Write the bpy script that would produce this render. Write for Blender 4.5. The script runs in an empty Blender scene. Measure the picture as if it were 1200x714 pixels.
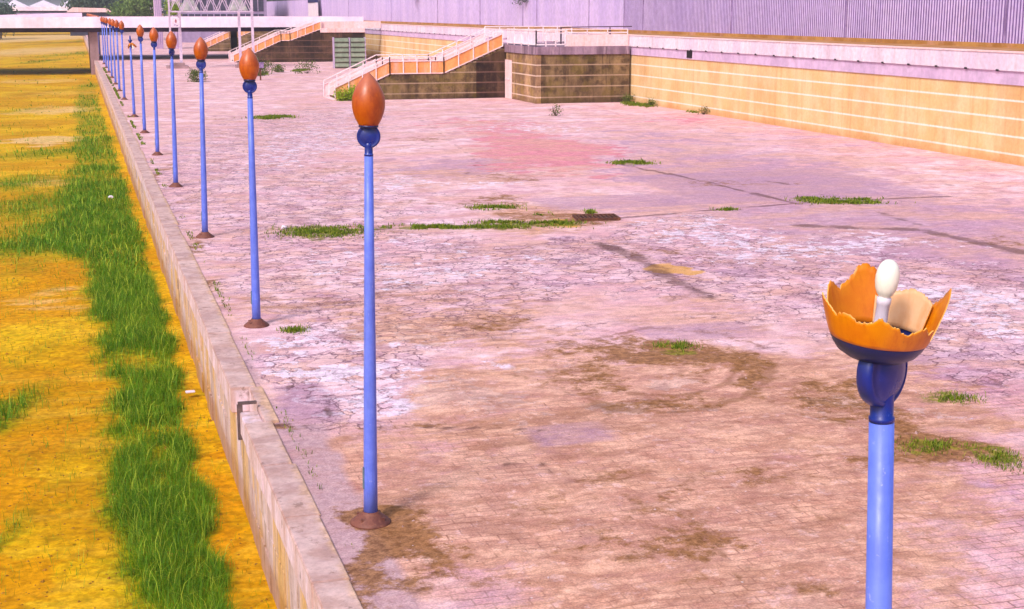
import bpy, math, random
import numpy as np
from mathutils import Vector, Matrix
random.seed(7); RNG = np.random.default_rng(11)
C = bpy.context.scene.collection
R = math.radians
PSI = 0.29597                     # heading of the camera, clockwise from the quay's direction
FLOOR = {'dirt': [(5.95, 26.38, 3.27, 3.29, 0.5), (9.58, 31.41, 1.79, 2.38, 0.4), (3.04, 16.52, 0.91, 1.32, 0.3), (11.53, 19.18, 1.58, 1.1, 0.5), (3.07, 27.26, 1.31, 2.49, 0.4), (5.88, 15.66, 4.25, 3.74, 0.9), (6.86, 12.98, 3.49, 2.32, 0.8), (6.12, 24.35, 1.67, 1.56, 0.8), (8.88, 20.56, 2.29, 2.57, 1), (6.14, 19.25, 1.47, 1.88, 0.6), (10.42, 16.15, 2.46, 2.07, 0.9), (12.6, 37.96, 2.18, 3.13, 0.7), (3.85, 13.9, 1.4, 2.28, 0.8), (2.8, 13.01, 0.72, 1.3, 0.9), (9.54, 18.22, 3.06, 1.43, 0.7), (12.83, 18.78, 1.18, 1.4, 0.4), (10.06, 20.8, 1.66, 2.4, 0.6), (18.5, 26.38, 1.11, 0.87, 0.3), (11.88, 25.0, 1.99, 2.11, 0.45), (28.58, 51.02, 4.5, 2.85, 0.3), (28.03, 46.19, 3.81, 2.11, 0.4), (2.54, 37.69, 1.11, 1.51, 0.5), (2.52, 30.2, 0.72, 1.39, 0.6), (2.73, 52.42, 0.77, 2.29, 0.4), (12.16, 48.13, 3.31, 3.7, 0.45), (7.28, 36.24, 2.68, 1.48, 0.5), (2.39, 14.08, 0.52, 1.46, 0.7), (2.63, 33.53, 1.19, 1.45, 0.4), (31.26, 84.08, 10.85, 4.22, 0.3)], 'dark': [(9.21, 22.08, 1.44, 0.96, 0.85), (10.2, 20.75, 0.69, 1.19, 0.7), (7.63, 20.37, 0.39, 1.62, 0.4), (8.25, 18.42, 0.85, 0.33, 0.6), (9.91, 19.39, 0.21, 1.17, 0.8), (8.8, 20.01, 0.79, 0.75, 0.35), (10.26, 17.99, 0.73, 1.05, 0.5), (5.78, 15.69, 0.4, 0.65, 0.35), (7.3, 15.22, 0.71, 0.46, 0.3), (7.78, 13.52, 0.46, 0.34, 0.3), (7.29, 21.04, 0.54, 1.69, 0.35), (2.86, 14.59, 0.49, 0.68, 0.95), (2.6, 13.3, 0.37, 1.11, 0.9), (3.21, 12.89, 0.4, 0.43, 0.6), (3.26, 13.82, 0.52, 0.43, 0.6), (10.75, 16.47, 0.8, 0.69, 0.5), (10.54, 15.13, 1.17, 0.59, 0.75), (10.87, 17.81, 0.61, 0.96, 0.45), (7.01, 24.61, 0.93, 1.02, 0.55), (5.35, 13.44, 0.79, 0.45, 0.4), (6.11, 14.03, 0.28, 1.67, 0.35), (6.33, 13.14, 0.52, 0.35, 0.45), (5.08, 14.63, 1.13, 0.57, 0.3), (12.56, 37.08, 1.66, 1.17, 0.6), (13.53, 36.27, 0.94, 1.14, 0.6), (11.46, 40.19, 1.52, 1.89, 0.5), (13.97, 61.45, 1.52, 2.1, 0.4), (2.33, 34.9, 0.29, 1.3, 0.6), (2.3, 29.77, 0.25, 1.54, 0.6), (2.62, 43.9, 0.21, 2.44, 0.5), (2.73, 52.42, 0.19, 2.86, 0.5), (8.24, 27.01, 1.37, 0.36, 0.2), (13.05, 30.35, 1.39, 0.95, 0.35), (21.73, 30.36, 1.72, 1.15, 0.45), (42.72, 72.55, 1.98, 2.9, 0.2), (20.58, 42.95, 2.57, 0.96, 0.4), (14.23, 46.68, 1.48, 1.28, 0.4), (9.83, 50.25, 1.85, 1.4, 0.4), (7.21, 76.59, 1.37, 2.44, 0.35), (5.52, 67.24, 1.6, 1.42, 0.35), (2.33, 19.12, 0.69, 0.17, 0.5), (4.37, 18.42, 1.49, 0.21, 0.4), (8.86, 15.46, 0.63, 0.29, 0.3), (13.54, 18.02, 0.64, 0.54, 0.3), (10.31, 15.78, 0.66, 0.79, 0.4), (7.91, 15.04, 0.71, 0.47, 0.3), (7.42, 18.38, 0.72, 0.54, 0.3), (4.53, 17.15, 0.54, 0.29, 0.25), (4.03, 12.64, 0.48, 0.25, 0.4), (6.49, 11.89, 0.48, 0.35, 0.35), (8.81, 12.38, 0.61, 0.31, 0.3)], 'crack': [(6.54, 28.98, 3.05, 6.04, 1), (6.52, 39.81, 3.39, 9.13, 0.8), (8.82, 65.29, 5.52, 25.57, 0.6), (15.43, 27.31, 4.08, 5.43, 1), (15.43, 21.89, 1.85, 4.68, 1), (13.93, 31.36, 2.48, 3.22, 0.8), (9.96, 31.29, 2.39, 2.97, 0.6), (4.12, 21.43, 1.32, 2.73, 0.7), (4.5, 51.87, 1.85, 15.23, 0.5)], 'peel': [(8.55, 19.43, 0.64, 0.35, 0.8), (7.22, 18.54, 0.48, 0.22, 0.8), (10.73, 17.56, 0.36, 0.37, 0.9), (6.76, 21.2, 0.81, 0.45, 0.5), (11.45, 16.7, 0.7, 0.36, 0.5), (3.78, 20.37, 1.0, 1.17, 0.65), (3.62, 23.39, 0.85, 1.5, 0.5), (5.3, 23.54, 0.87, 1.44, 0.6), (5.16, 19.55, 0.86, 0.84, 0.7), (16.93, 30.44, 3.3, 2.34, 0.6), (15.85, 23.36, 1.96, 2.55, 0.6), (7.38, 30.88, 2.88, 3.35, 0.35), (7.9, 18.24, 0.72, 0.36, 0.7), (10.04, 17.59, 0.36, 0.46, 0.6), (10.99, 45.87, 2.85, 1.91, 0.4), (5.76, 18.89, 0.72, 0.89, 0.5), (9.3, 60.76, 2.95, 12.34, 0.4), (15.47, 33.75, 1.34, 1.79, 0.5), (21.17, 66.54, 3.39, 4.13, 0.4), (3.47, 21.63, 0.66, 0.44, 0.7), (2.88, 12.99, 0.16, 0.13, 0.6), (3.21, 13.59, 0.51, 0.19, 0.5)], 'mauve': [(21.01, 35.39, 5.33, 5.42, 0.9), (22.54, 46.37, 4.94, 7.14, 0.8), (24.15, 58.35, 3.43, 6.8, 0.5), (19.93, 29.53, 3.3, 3.47, 0.8), (14.47, 28.72, 1.73, 2.25, 0.5), (13.45, 50.64, 3.17, 4.12, 0.8), (10.73, 32.33, 2.68, 1.52, 0.6), (2.82, 20.02, 0.41, 0.93, 1), (13.54, 19.14, 1.21, 1.77, 0.9), (7.51, 18.59, 0.61, 0.41, 0.9), (5.17, 16.96, 0.64, 0.59, 0.5), (2.54, 17.38, 0.63, 2.16, 0.5), (9.6, 13.55, 0.86, 0.92, 0.5), (9.51, 28.07, 1.62, 2.93, 0.3), (33.24, 57.84, 5.52, 7.42, 0.4)], 'red': [(17.99, 54.25, 2.77, 7.04, 0.9), (18.59, 62.31, 1.97, 5.41, 0.5), (19.47, 69.84, 3.95, 4.45, 0.4), (7.96, 14.05, 0.57, 0.48, 0.5), (3.1, 16.85, 0.93, 1.37, 0.45), (30.67, 69.44, 4.57, 4.84, 0.4)], 'yellow': [(12.75, 28.9, 0.49, 0.54, 0.9), (11.97, 36.08, 1.38, 0.79, 0.5)]}
BED = {'grass': [(-1.38, 46.91, 2.16, 3.92, 0.95), (-1.74, 41.55, 0.95, 1.12, 0.4), (-1.88, 56.55, 1.95, 4.09, 0.75), (-0.62, 52.61, 1.82, 4.48, 0.6), (-2.76, 63.9, 1.83, 3.88, 0.7), (-2.37, 76.34, 2.19, 3.21, 0.75), (0.64, 81.28, 1.42, 6.32, 0.6), (-1.66, 84.7, 1.95, 2.26, 0.3), (-4.6, 136.53, 2.35, 4.32, 0.3), (-4.39, 157.88, 2.36, 3.84, 0.3), (-2.74, 91.02, 2.09, 2.59, 0.35), (-4.43, 110.99, 1.59, 4.77, 0.5), (-4.96, 218.67, 2.01, 12.88, 0.7), (1.55, 260.43, 2.72, 37.4, 0.6), (-9.85, 263.91, 2.72, 15.99, 0.3), (1.93, 362.4, 2.1, 62.38, 0.6), (-1.73, 26.39, 0.45, 2.47, 0.9), (-0.92, 32.51, 0.37, 2.64, 0.25), (-1.37, 19.89, 0.25, 1.17, 0.7), (-1.2, 32.6, 0.56, 1.41, 0.2), (1.5, 147.1, 1.71, 13.62, 0.5), (-4.43, 96.26, 0.88, 3.6, 0.4)], 'ochre': [(-1.01, 38.73, 1.78, 4.98, 0.9), (-1.04, 22.68, 1.04, 4.08, 0.8), (-0.89, 30.08, 1.04, 3.05, 0.5), (2.08, 21.72, 0.39, 2.58, 0.6), (1.53, 18.84, 0.45, 1.96, 0.7), (-1.14, 18.11, 0.93, 0.87, 0.9), (2.26, 50.64, 0.89, 4.24, 0.7)], 'pale': [(-2.59, 84.98, 2.93, 2.83, 0.8), (-1.71, 63.58, 2.56, 2.57, 0.4), (-2.01, 110.25, 3.81, 5.7, 0.6), (-3.53, 157.62, 5.44, 7.69, 0.5), (-7.27, 274.06, 12.61, 47.25, 0.6), (-12.53, 399.96, 18.37, 62.28, 1), (-2.33, 133.05, 5.37, 5.5, 0.4), (-0.99, 37.54, 1.3, 1.62, 0.35), (-0.6, 45.8, 1.06, 1.7, 0.3)], 'dark': [(-3.39, 174.44, 7.04, 3.75, 0.9), (-4.43, 131.01, 3.01, 2.65, 0.5), (-7.19, 346.0, 11.96, 9.15, 0.6), (-1.35, 24.16, 1.1, 1.0, 0.25), (0.31, 19.9, 0.81, 3.23, 0.35), (-0.84, 27.01, 0.93, 0.74, 0.25), (0.78, 25.06, 0.88, 6.95, 0.4), (-0.04, 51.34, 2.68, 2.56, 0.3)]}
WEEDS = [(5.94, 36.35, 1.15, 1.02), (9.33, 36.08, 2.48, 0.33), (8.68, 36.28, 0.81, 0.45), (11.53, 36.22, 1.38, 0.31), (10.71, 36.31, 0.64, 0.62), (11.49, 39.41, 0.65, 0.55), (12.2, 36.01, 0.37, 0.39), (13.81, 37.59, 0.15, 0.52), (21.45, 38.16, 0.73, 0.81), (22.69, 37.78, 0.67, 0.41), (19.97, 49.9, 0.71, 0.77), (9.54, 21.72, 0.4, 0.38), (17.81, 37.11, 0.35, 0.36), (10.54, 15.51, 0.46, 0.35), (11.07, 14.78, 0.34, 0.52), (12.26, 17.48, 0.37, 0.3), (3.48, 24.94, 0.27, 0.28), (22.14, 37.33, 1.02, 0.39), (12.49, 37.63, 0.24, 0.34), (15.31, 128.88, 0.62, 1.73), (20.48, 136.8, 0.5, 1.97), (32.71, 81.91, 0.43, 1.62), (32.97, 80.17, 0.42, 1.57), (33.62, 74.59, 0.3, 1.05), (9.98, 77.02, 0.93, 1.25)]
JOINTS = [([(4.87, 36.67), (7.99, 36.34), (11.31, 36.29), (13.53, 36.27)], 0.12, 0.9), ([(13.53, 36.27), (17.57, 37.18), (20.66, 37.78), (25.77, 37.89)], 0.12, 0.9), ([(19.3, 50.42), (19.94, 45.76), (20.48, 37.44)], 0.14, 1), ([(12.16, 32.57), (12.28, 30.58), (11.89, 25.44)], 0.3, 0.8), ([(18.42, 33.63), (21.08, 32.04), (21.54, 28.39)], 0.35, 0.8), ([(22.28, 43.18), (22.48, 41.15), (21.46, 32.23)], 0.15, 0.5), ([(27.57, 42.09), (27.43, 38.49)], 0.08, 0.7), ([(18.22, 80.02), (14.46, 51.9), (12.88, 47.91)], 0.06, 0.5), ([(2.33, 19.12), (3.8, 18.59), (5.9, 17.74)], 0.05, 0.9), ([(4.6, 16.57), (5.43, 16.32)], 0.02, 0.6), ([(2.6, 21.19), (3.36, 20.96)], 0.02, 0.9), ([(3.36, 20.96), (3.09, 18.94)], 0.02, 0.9), ([(7.27, 77.2), (8.88, 75.46), (9.89, 69.98)], 0.1, 0.6), ([(22.21, 56.01), (22.42, 52.54)], 0.07, 0.7), ([(18.95, 24.89), (18.73, 25.46)], 0.15, 0.7), ([(8.04, 41.24), (9.95, 64.94), (6.66, 70.96)], 0.05, 0.4), ([(14.22, 45.64), (14.46, 51.9), (17.64, 73.41), (20.22, 102.75)], 0.06, 0.4), ([(7.18, 61.4), (18.96, 62.19)], 0.06, 0.35), ([(19.77, 70.93), (24.39, 65.55)], 0.08, 0.3), ([(5.43, 16.32), (5.09, 13.52)], 0.02, 0.4), ([(15.62, 20.4), (12.62, 21.04), (10.47, 21.3)], 0.04, 0.4), ([(7.36, 11.4), (8.93, 11.37)], 0.02, 0.4)]
RUTS = [([(10.68, 20.3), (9.92, 19.12), (9.21, 18.41), (8.49, 18.06), (7.78, 17.95), (7.19, 18.45), (7.02, 19.08)], 0.13, 1.0), ([(10.21, 20.45), (9.31, 19.2), (8.4, 18.76), (7.73, 19.16)], 0.1, 0.9), ([(8.5, 22.7), (9.7, 23.26), (10.83, 22.41), (11.03, 21.13)], 0.12, 0.8), ([(5.72, 17.18), (5.97, 15.29), (5.97, 13.25), (5.75, 11.89)], 0.05, 0.7), ([(6.05, 17.28), (6.32, 15.46), (6.35, 13.4), (6.07, 11.8)], 0.05, 0.6), ([(5.46, 14.51), (6.29, 12.65), (6.72, 11.6)], 0.05, 0.5), ([(6.49, 15.47), (7.2, 14.29), (7.57, 12.76)], 0.05, 0.6), ([(6.8, 15.65), (7.52, 14.5), (7.99, 12.95)], 0.05, 0.5), ([(11.32, 21.71), (10.75, 17.85), (10.09, 15.84)], 0.06, 0.5), ([(5.96, 21.45), (6.69, 20.11), (6.95, 18.53), (8.93, 17.03), (9.94, 14.42)], 0.07, 0.5), ([(3.97, 17.71), (4.14, 14.92), (3.81, 12.49)], 0.04, 0.4), ([(8.32, 14.91), (9.05, 13.42), (9.84, 12.6)], 0.04, 0.4), ([(8.09, 14.49), (8.77, 12.99), (9.52, 12.17)], 0.04, 0.4)]

# ------------------------------------------------------------------ node helpers
def lin(c):
    return tuple(((v/255)/12.92 if v/255 <= .04045 else ((v/255+.055)/1.055)**2.4) for v in c)
def col(r, g, b, k=.8):
    return tuple(min(.95, v*k) for v in lin((r, g, b))) + (1,)
class NT:
    def __init__(s, name, rough=.8, spec=.3):
        s.m = bpy.data.materials.new(name); s.m.use_nodes = True
        s.t = s.m.node_tree; s.n = s.t.nodes; s.l = s.t.links
        s.b = s.n['Principled BSDF']
        s.b.inputs['Roughness'].default_value = rough
        s.b.inputs['Specular IOR Level'].default_value = spec
        s.tc = s.n.new('ShaderNodeTexCoord').outputs['Object']
    def set(s, sock, v):
        if isinstance(v, bpy.types.NodeSocket): s.l.new(v, sock)
        else: sock.default_value = v
    def map(s, scale=(1,1,1), loc=(0,0,0), rot=(0,0,0), src=None):
        m = s.n.new('ShaderNodeMapping'); s.l.new(src or s.tc, m.inputs[0])
        m.inputs['Scale'].default_value = scale; m.inputs['Location'].default_value = loc; m.inputs['Rotation'].default_value = rot
        return m.outputs[0]
    def noise(s, scale, detail=5, rough=.55, vec=None, dist=0, colr=False):
        n = s.n.new('ShaderNodeTexNoise'); s.l.new(vec or s.tc, n.inputs['Vector'])
        n.inputs['Scale'].default_value = scale; n.inputs['Detail'].default_value = detail
        n.inputs['Roughness'].default_value = rough; n.inputs['Distortion'].default_value = dist
        return n.outputs['Color' if colr else 'Fac']
    def voro(s, scale, feature='DISTANCE_TO_EDGE', vec=None, out='Distance'):
        n = s.n.new('ShaderNodeTexVoronoi'); n.feature = feature
        s.l.new(vec or s.tc, n.inputs['Vector']); n.inputs['Scale'].default_value = scale
        return n.outputs[out]
    def math(s, op, a, b=0., c=0., clamp=False):
        n = s.n.new('ShaderNodeMath'); n.operation = op; n.use_clamp = clamp
        s.set(n.inputs[0], a); s.set(n.inputs[1], b); s.set(n.inputs[2], c)
        return n.outputs[0]
    def step(s, v, a, b, lo=0., hi=1.):
        n = s.n.new('ShaderNodeMapRange'); n.interpolation_type = 'SMOOTHSTEP'
        s.set(n.inputs[0], v); n.inputs[1].default_value = a; n.inputs[2].default_value = b
        n.inputs[3].default_value = lo; n.inputs[4].default_value = hi
        return n.outputs[0]
    def mix(s, f, a, b, mode='MIX'):
        n = s.n.new('ShaderNodeMix'); n.data_type = 'RGBA'; n.blend_type = mode
        s.set(n.inputs[0], f); s.set(n.inputs[6], a); s.set(n.inputs[7], b)
        return n.outputs[2]
    def attr(s, name, out='Fac'):
        n = s.n.new('ShaderNodeAttribute'); n.attribute_name = name; return n.outputs[out]
    def sep(s, v):
        n = s.n.new('ShaderNodeSeparateXYZ'); s.l.new(v, n.inputs[0]); return n.outputs
    def vadd(s, a, b, sc=1.):
        n = s.n.new('ShaderNodeVectorMath'); n.operation = 'MULTIPLY_ADD'
        s.set(n.inputs[0], b); n.inputs[1].default_value = (sc, sc, sc); s.set(n.inputs[2], a)
        return n.outputs[0]
    def out(s, color, rough=None, bump=None, bs=.3, bd=.02):
        s.set(s.b.inputs['Base Color'], color)
        if rough is not None: s.set(s.b.inputs['Roughness'], rough)
        if bump is not None:
            n = s.n.new('ShaderNodeBump'); n.inputs['Strength'].default_value = bs
            n.inputs['Distance'].default_value = bd; s.l.new(bump, n.inputs['Height'])
            s.l.new(n.outputs[0], s.b.inputs['Normal'])
        return s.m

def weathered(name, c1, c2, scale=2., rough=.8, spec=.3, streak=False, c3=None, amt3=.5, bump=.2, metal=0.):
    k = NT(name, rough, spec)
    v = k.map((scale, scale, scale*(.12 if streak else 1)))
    n1 = k.noise(1., 7, .65, v); n2 = k.noise(scale*6, 4, .6)
    c = k.mix(k.step(n1, .38, .64), c1, c2)
    if c3: c = k.mix(k.math('MULTIPLY', k.step(k.noise(1.7, 8, .7, v), .5, .68), amt3), c, c3)
    c = k.mix(.35, c, k.mix(k.step(n2, .3, .7), (.62,.62,.62,1), (1.15,1.15,1.15,1)), 'MULTIPLY')
    k.b.inputs['Metallic'].default_value = metal
    return k.out(c, bump=k.math('ADD', n1, k.math('MULTIPLY', n2, .5)), bs=bump, bd=.02)

# ------------------------------------------------------------------ mesh helpers
class MB:
    def __init__(s): s.v = []; s.f = []; s.sm = []
    def add(s, vs, fs, smooth=False):
        o = len(s.v); s.v += [tuple(v) for v in vs]; s.f += [tuple(i+o for i in f) for f in fs]; s.sm += [smooth]*len(fs); return s
    def box(s, x0, x1, y0, y1, z0, z1):
        return s.add([(x0,y0,z0),(x1,y0,z0),(x1,y1,z0),(x0,y1,z0),(x0,y0,z1),(x1,y0,z1),(x1,y1,z1),(x0,y1,z1)],
              [(0,3,2,1),(4,5,6,7),(0,1,5,4),(1,2,6,5),(2,3,7,6),(3,0,4,7)])
    def bar(s, a, b, w, h=None):            # rectangular bar from a to b
        h = h or w; a = Vector(a); b = Vector(b); d = (b-a).normalized()
        up = Vector((0,0,1)) if abs(d.z) < .95 else Vector((0,1,0))
        r = d.cross(up).normalized()*w/2; u = r.cross(d).normalized()*h/2
        vs = [p+q for p in (a, b) for q in (-r-u, r-u, r+u, -r+u)]
        return s.add(vs, [(3,2,1,0),(4,5,6,7),(0,1,5,4),(1,2,6,5),(2,3,7,6),(3,0,4,7)])
    def tube(s, a, b, r0, r1=None, n=10, caps=True):
        r1 = r0 if r1 is None else r1
        a = Vector(a); b = Vector(b); d = (b-a).normalized()
        up = Vector((0,0,1)) if abs(d.z) < .95 else Vector((0,1,0))
        x = d.cross(up).normalized(); y = d.cross(x)
        vs = []
        for p, r in ((a, r0), (b, r1)):
            vs += [p + x*r*math.cos(2*math.pi*i/n) + y*r*math.sin(2*math.pi*i/n) for i in range(n)]
        o = len(s.v); s.add(vs, [(i, i+n, (i+1)%n+n, (i+1)%n) for i in range(n)], True)
        if caps: s.f += [tuple(o+i for i in range(n)), tuple(o+n+i for i in reversed(range(n)))]; s.sm += [False, False]
        return s
    def lathe(s, prof, n=32, M=None, caps=True):   # profile of (r, z)
        vs = [(r*math.cos(2*math.pi*i/n), r*math.sin(2*math.pi*i/n), z) for r, z in prof for i in range(n)]
        if M: vs = [M @ Vector(v) for v in vs]
        fs = [(j*n+i, j*n+(i+1)%n, (j+1)*n+(i+1)%n, (j+1)*n+i) for j in range(len(prof)-1) for i in range(n)]
        o = len(s.v); s.add(vs, fs, True)
        if caps:
            s.f += [tuple(o+i for i in reversed(range(n))), tuple(o+(len(prof)-1)*n+i for i in range(n))]; s.sm += [False, False]
        return s
    def prism(s, poly, y0, y1):             # polygon in xz pushed along y
        n = len(poly); vs = [(x, y0, z) for x, z in poly] + [(x, y1, z) for x, z in poly]
        return s.add(vs, [tuple(range(n)), tuple(reversed(range(n, 2*n)))] + [(i, i+n, (i+1)%n+n, (i+1)%n) for i in range(n)])
    def build(s, name, mat, parent=None, bevel=0):
        me = bpy.data.meshes.new(name); me.from_pydata(s.v, [], s.f); me.validate()
        me.polygons.foreach_set('use_smooth', s.sm[:len(me.polygons)]) if len(s.sm) == len(me.polygons) else None
        import bmesh
        b = bmesh.new(); b.from_mesh(me); bmesh.ops.recalc_face_normals(b, faces=b.faces)
        if bevel: bmesh.ops.bevel(b, geom=b.edges[:], offset=bevel, segments=2, affect='EDGES', clamp_overlap=True)
        b.to_mesh(me); b.free()
        me.materials.append(mat)
        o = bpy.data.objects.new(name, me); C.objects.link(o)
        if parent: o.parent = parent
        return o
def tag(o, label=None, cat=None, group=None, kind=None):
    if label: o['label'] = label
    if cat: o['category'] = cat
    if group: o['group'] = group
    if kind: o['kind'] = kind
    return o
def empty(name, loc=(0,0,0), rz=0., **k):
    o = bpy.data.objects.new(name, None); o.location = loc; o.rotation_euler = (0,0,rz); C.objects.link(o)
    o.empty_display_size = .3
    return tag(o, **k)
def copy_tree(o, parent=None):
    c = o.copy(); C.objects.link(c); c.parent = parent
    for ch in list(o.children): copy_tree(ch, c)
    return c
def np_mesh(name, V, F, mat, smooth=False, attrs=None, parent=None):
    me = bpy.data.meshes.new(name); V = np.asarray(V, np.float32)
    nv = len(V); me.vertices.add(nv); me.vertices.foreach_set('co', V.ravel())
    tot = sum(f.size for f in F); me.loops.add(tot)
    me.loops.foreach_set('vertex_index', np.concatenate([f.ravel() for f in F]).astype(np.int32))
    cnt = np.concatenate([np.full(len(f), f.shape[1]) for f in F]); st = np.concatenate([[0], np.cumsum(cnt)[:-1]])
    me.polygons.add(len(cnt)); me.polygons.foreach_set('loop_start', st.astype(np.int32))
    me.update(calc_edges=True); me.validate()
    if smooth: me.polygons.foreach_set('use_smooth', np.ones(len(me.polygons), bool))
    for k, a in (attrs or {}).items():
        at = me.attributes.new(k, 'FLOAT', 'POINT'); at.data.foreach_set('value', np.asarray(a, np.float32))
    me.materials.append(mat)
    o = bpy.data.objects.new(name, me); C.objects.link(o)
    if parent: o.parent = parent
    return o
def vnoise(x, y, s, seed=0):                # smooth value noise
    x = x*s+seed*17.3; y = y*s+seed*9.1
    xi = np.floor(x).astype(int); yi = np.floor(y).astype(int); fx = x-xi; fy = y-yi
    fx = fx*fx*(3-2*fx); fy = fy*fy*(3-2*fy)
    def h(a, b): 
        q = np.sin(a*127.1+b*311.7+seed*74.7)*43758.5453; return q-np.floor(q)
    return (h(xi,yi)*(1-fx)+h(xi+1,yi)*fx)*(1-fy)+(h(xi,yi+1)*(1-fx)+h(xi+1,yi+1)*fx)*fy
def fbm(x, y, s, seed=0, o=4):
    return sum(vnoise(x, y, s*2**i, seed+i)*.5**i for i in range(o))/sum(.5**i for i in range(o))
def blobs(X, Y, lst, soft=3.2, warp=1.):
    out = np.zeros_like(X); c, s = math.cos(PSI), math.sin(PSI)
    wx = (fbm(X, Y, .55, 21)-.5); wy = (fbm(X, Y, .55, 27)-.5); vx = (fbm(X, Y, 2.6, 31, 3)-.5); vy = (fbm(X, Y, 2.6, 35, 3)-.5)
    for cx, cy, a, b, w in lst:
        A = min(a, b)*warp+.1*warp; dx = X-cx+wx*2.2*min(A, 1.6)+vx*min(A, .7); dy = Y-cy+wy*2.6*min(b*warp, 3.)+vy*1.5*min(b*warp, 1.); u = dx*c-dy*s; v = dx*s+dy*c
        m = w*np.exp(-((u/a)**2+(v/b)**2)**(soft/2)*.8)
        out = 1-(1-out)*(1-np.clip(m, 0, 1))
    return out
def lines(X, Y, lst):
    out = np.zeros_like(X)
    wob = (fbm(X, Y, 1.1, 5)-.5)*.12
    for pts, w, a in lst:
        for (x0, y0), (x1, y1) in zip(pts, pts[1:]):
            dx, dy = x1-x0, y1-y0; t = np.clip(((X-x0)*dx+(Y-y0)*dy)/(dx*dx+dy*dy), 0, 1)
            d = np.hypot(X-x0-t*dx, Y-y0-t*dy)+wob
            out = np.maximum(out, a*np.exp(-(np.abs(d)/w)**2))
    return out

# ------------------------------------------------------------------ materials
M = {}
def floor_mat():
    k = NT('quay_concrete', .95, .08)
    w = k.noise(1.1, 6, .6, colr=True)
    vec = k.vadd(k.tc, w, .35)
    big = k.noise(.16, 4, .55, vec); med = k.noise(.9, 8, .68, vec); fin = k.noise(9., 6, .7); grit = k.noise(45., 3, .6)
    def mask(name, lo=.42, hi=.62, amt=.55, n=None):
        nn_ = k.step(n or med, .36, .64)
        v = k.math('ADD', k.attr(name), k.math('MULTIPLY', k.math('SUBTRACT', nn_, .5), amt))
        return k.step(v, lo, hi)
    c = k.mix(k.step(med, .36, .62), col(218,168,182), col(250,214,224,.88))
    c = k.mix(k.math('MULTIPLY', k.step(big, .42, .6), .6), c, col(232,178,186))
    c = k.mix(k.math('MULTIPLY', mask('mauve', .35, .6, .7), .75), c, k.mix(k.step(fin, .35, .65), col(172,132,160), col(204,160,190)))
    c = k.mix(k.math('MULTIPLY', mask('red', .3, .55, .5), .9), c, k.mix(k.step(fin, .3, .7), col(218,120,140), col(234,156,172)))
    # brick paving (rows across the quay)
    br = k.n.new('ShaderNodeTexBrick'); k.l.new(k.vadd(k.tc, w, .03), br.inputs['Vector'])
    br.inputs['Scale'].default_value = 1.; br.inputs['Brick Width'].default_value = .36; br.inputs['Row Height'].default_value = .155
    br.inputs['Mortar Size'].default_value = .012; br.inputs['Mortar Smooth'].default_value = .3
    br.inputs['Color1'].default_value = col(226,156,168); br.inputs['Color2'].default_value = col(200,140,160); br.inputs['Mortar'].default_value = col(120,76,84)
    bm_ = k.math('MULTIPLY', mask('brick', .35, .6, .35), k.step(k.noise(.9, 8, .74), .4, .58, .15, 1.))
    c = k.mix(k.math('MULTIPLY', bm_, .6), c, br.outputs['Color'])
    tan_ = k.noise(.42, 9, .74, k.map((.8,1.3,1), loc=(5,2,0)))
    c = k.mix(k.math('MULTIPLY', k.step(tan_, .42, .6), .62), c, col(226,176,156))
    c = k.mix(k.math('MULTIPLY', k.step(k.noise(.75, 9, .76, k.map((1,1.2,1), loc=(1,8,0))), .54, .64), .55), c, col(188,150,160))
    # crazed surface: plates of old coating, dark gaps between them
    cv = k.vadd(k.map((1.,1.15,1.)), k.noise(2.4, 4, .6, colr=True), .5)
    e1 = k.voro(1.1, vec=cv); e2 = k.voro(2.7, vec=cv); e3 = k.voro(6.5, vec=cv)
    cell = k.voro(2.7, 'F1', vec=cv, out='Color')
    ck = mask('crack', .3, .6, .45)
    ln = k.math('MAXIMUM', k.math('MULTIPLY', k.step(e1, .008, .03, 1., 0.), k.step(k.noise(1.1, 4, .6), .5, .6)), k.math('MULTIPLY', k.step(e2, .012, .055, 1., 0.), k.step(k.noise(1.6, 5, .65), .4, .5)))
    ln = k.math('MAXIMUM', ln, k.math('MULTIPLY', k.math('MULTIPLY', k.step(e3, .03, .1, 1., 0.), k.step(k.noise(1.2, 5, .65, k.map((1,1,1),loc=(3,3,0))), .48, .58)), .7))
    gap = k.math('MULTIPLY', k.step(k.sep(cell)[0], .72, .8), k.step(fin, .4, .55))
    c = k.mix(k.math('MULTIPLY', ck, k.math('MULTIPLY', k.step(k.sep(cell)[1], .3, .9), .4)), c, col(250,214,236))
    c = k.mix(k.math('MULTIPLY', ck, k.math('MULTIPLY', gap, .55)), c, col(186,140,168))
    peel = k.math('MULTIPLY', mask('peel', .55, .63, .85, k.noise(2.2, 8, .72, vec)), .9)
    c = k.mix(peel, c, k.mix(k.step(fin, .3, .6), col(236,206,236), col(253,236,252)))
    # dirt
    stn = k.noise(2.2, 10, .78, k.vadd(k.map((.75,1.15,1), rot=(0,0,.3)), w, .6)); tr = k.noise(.55, 8, .7, k.map((1,2.4,1), rot=(0,0,.5)), dist=1.5)
    d1 = mask('dirt', .3, .8, .62, k.mix(.5, stn, tr))
    sand = k.mix(k.step(stn, .4, .6), col(186,130,104), col(236,184,156))
    sand = k.mix(k.math('MULTIPLY', k.step(tr, .5, .62), .65), sand, col(170,118,84))
    sand = k.mix(k.math('MULTIPLY', k.step(k.noise(3.3, 9, .75), .56, .62), .45), sand, col(244,206,206))
    sand = k.mix(k.math('MULTIPLY', k.step(fin, .5, .72), .5), sand, col(172,116,84))
    c = k.mix(k.math('MULTIPLY', d1, .8), c, sand)
    c = k.mix(k.math('MULTIPLY', k.math('MULTIPLY', bm_, br.outputs['Fac']), k.step(stn, .36, .62, .12, .62)), c, col(150,98,92))
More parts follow.
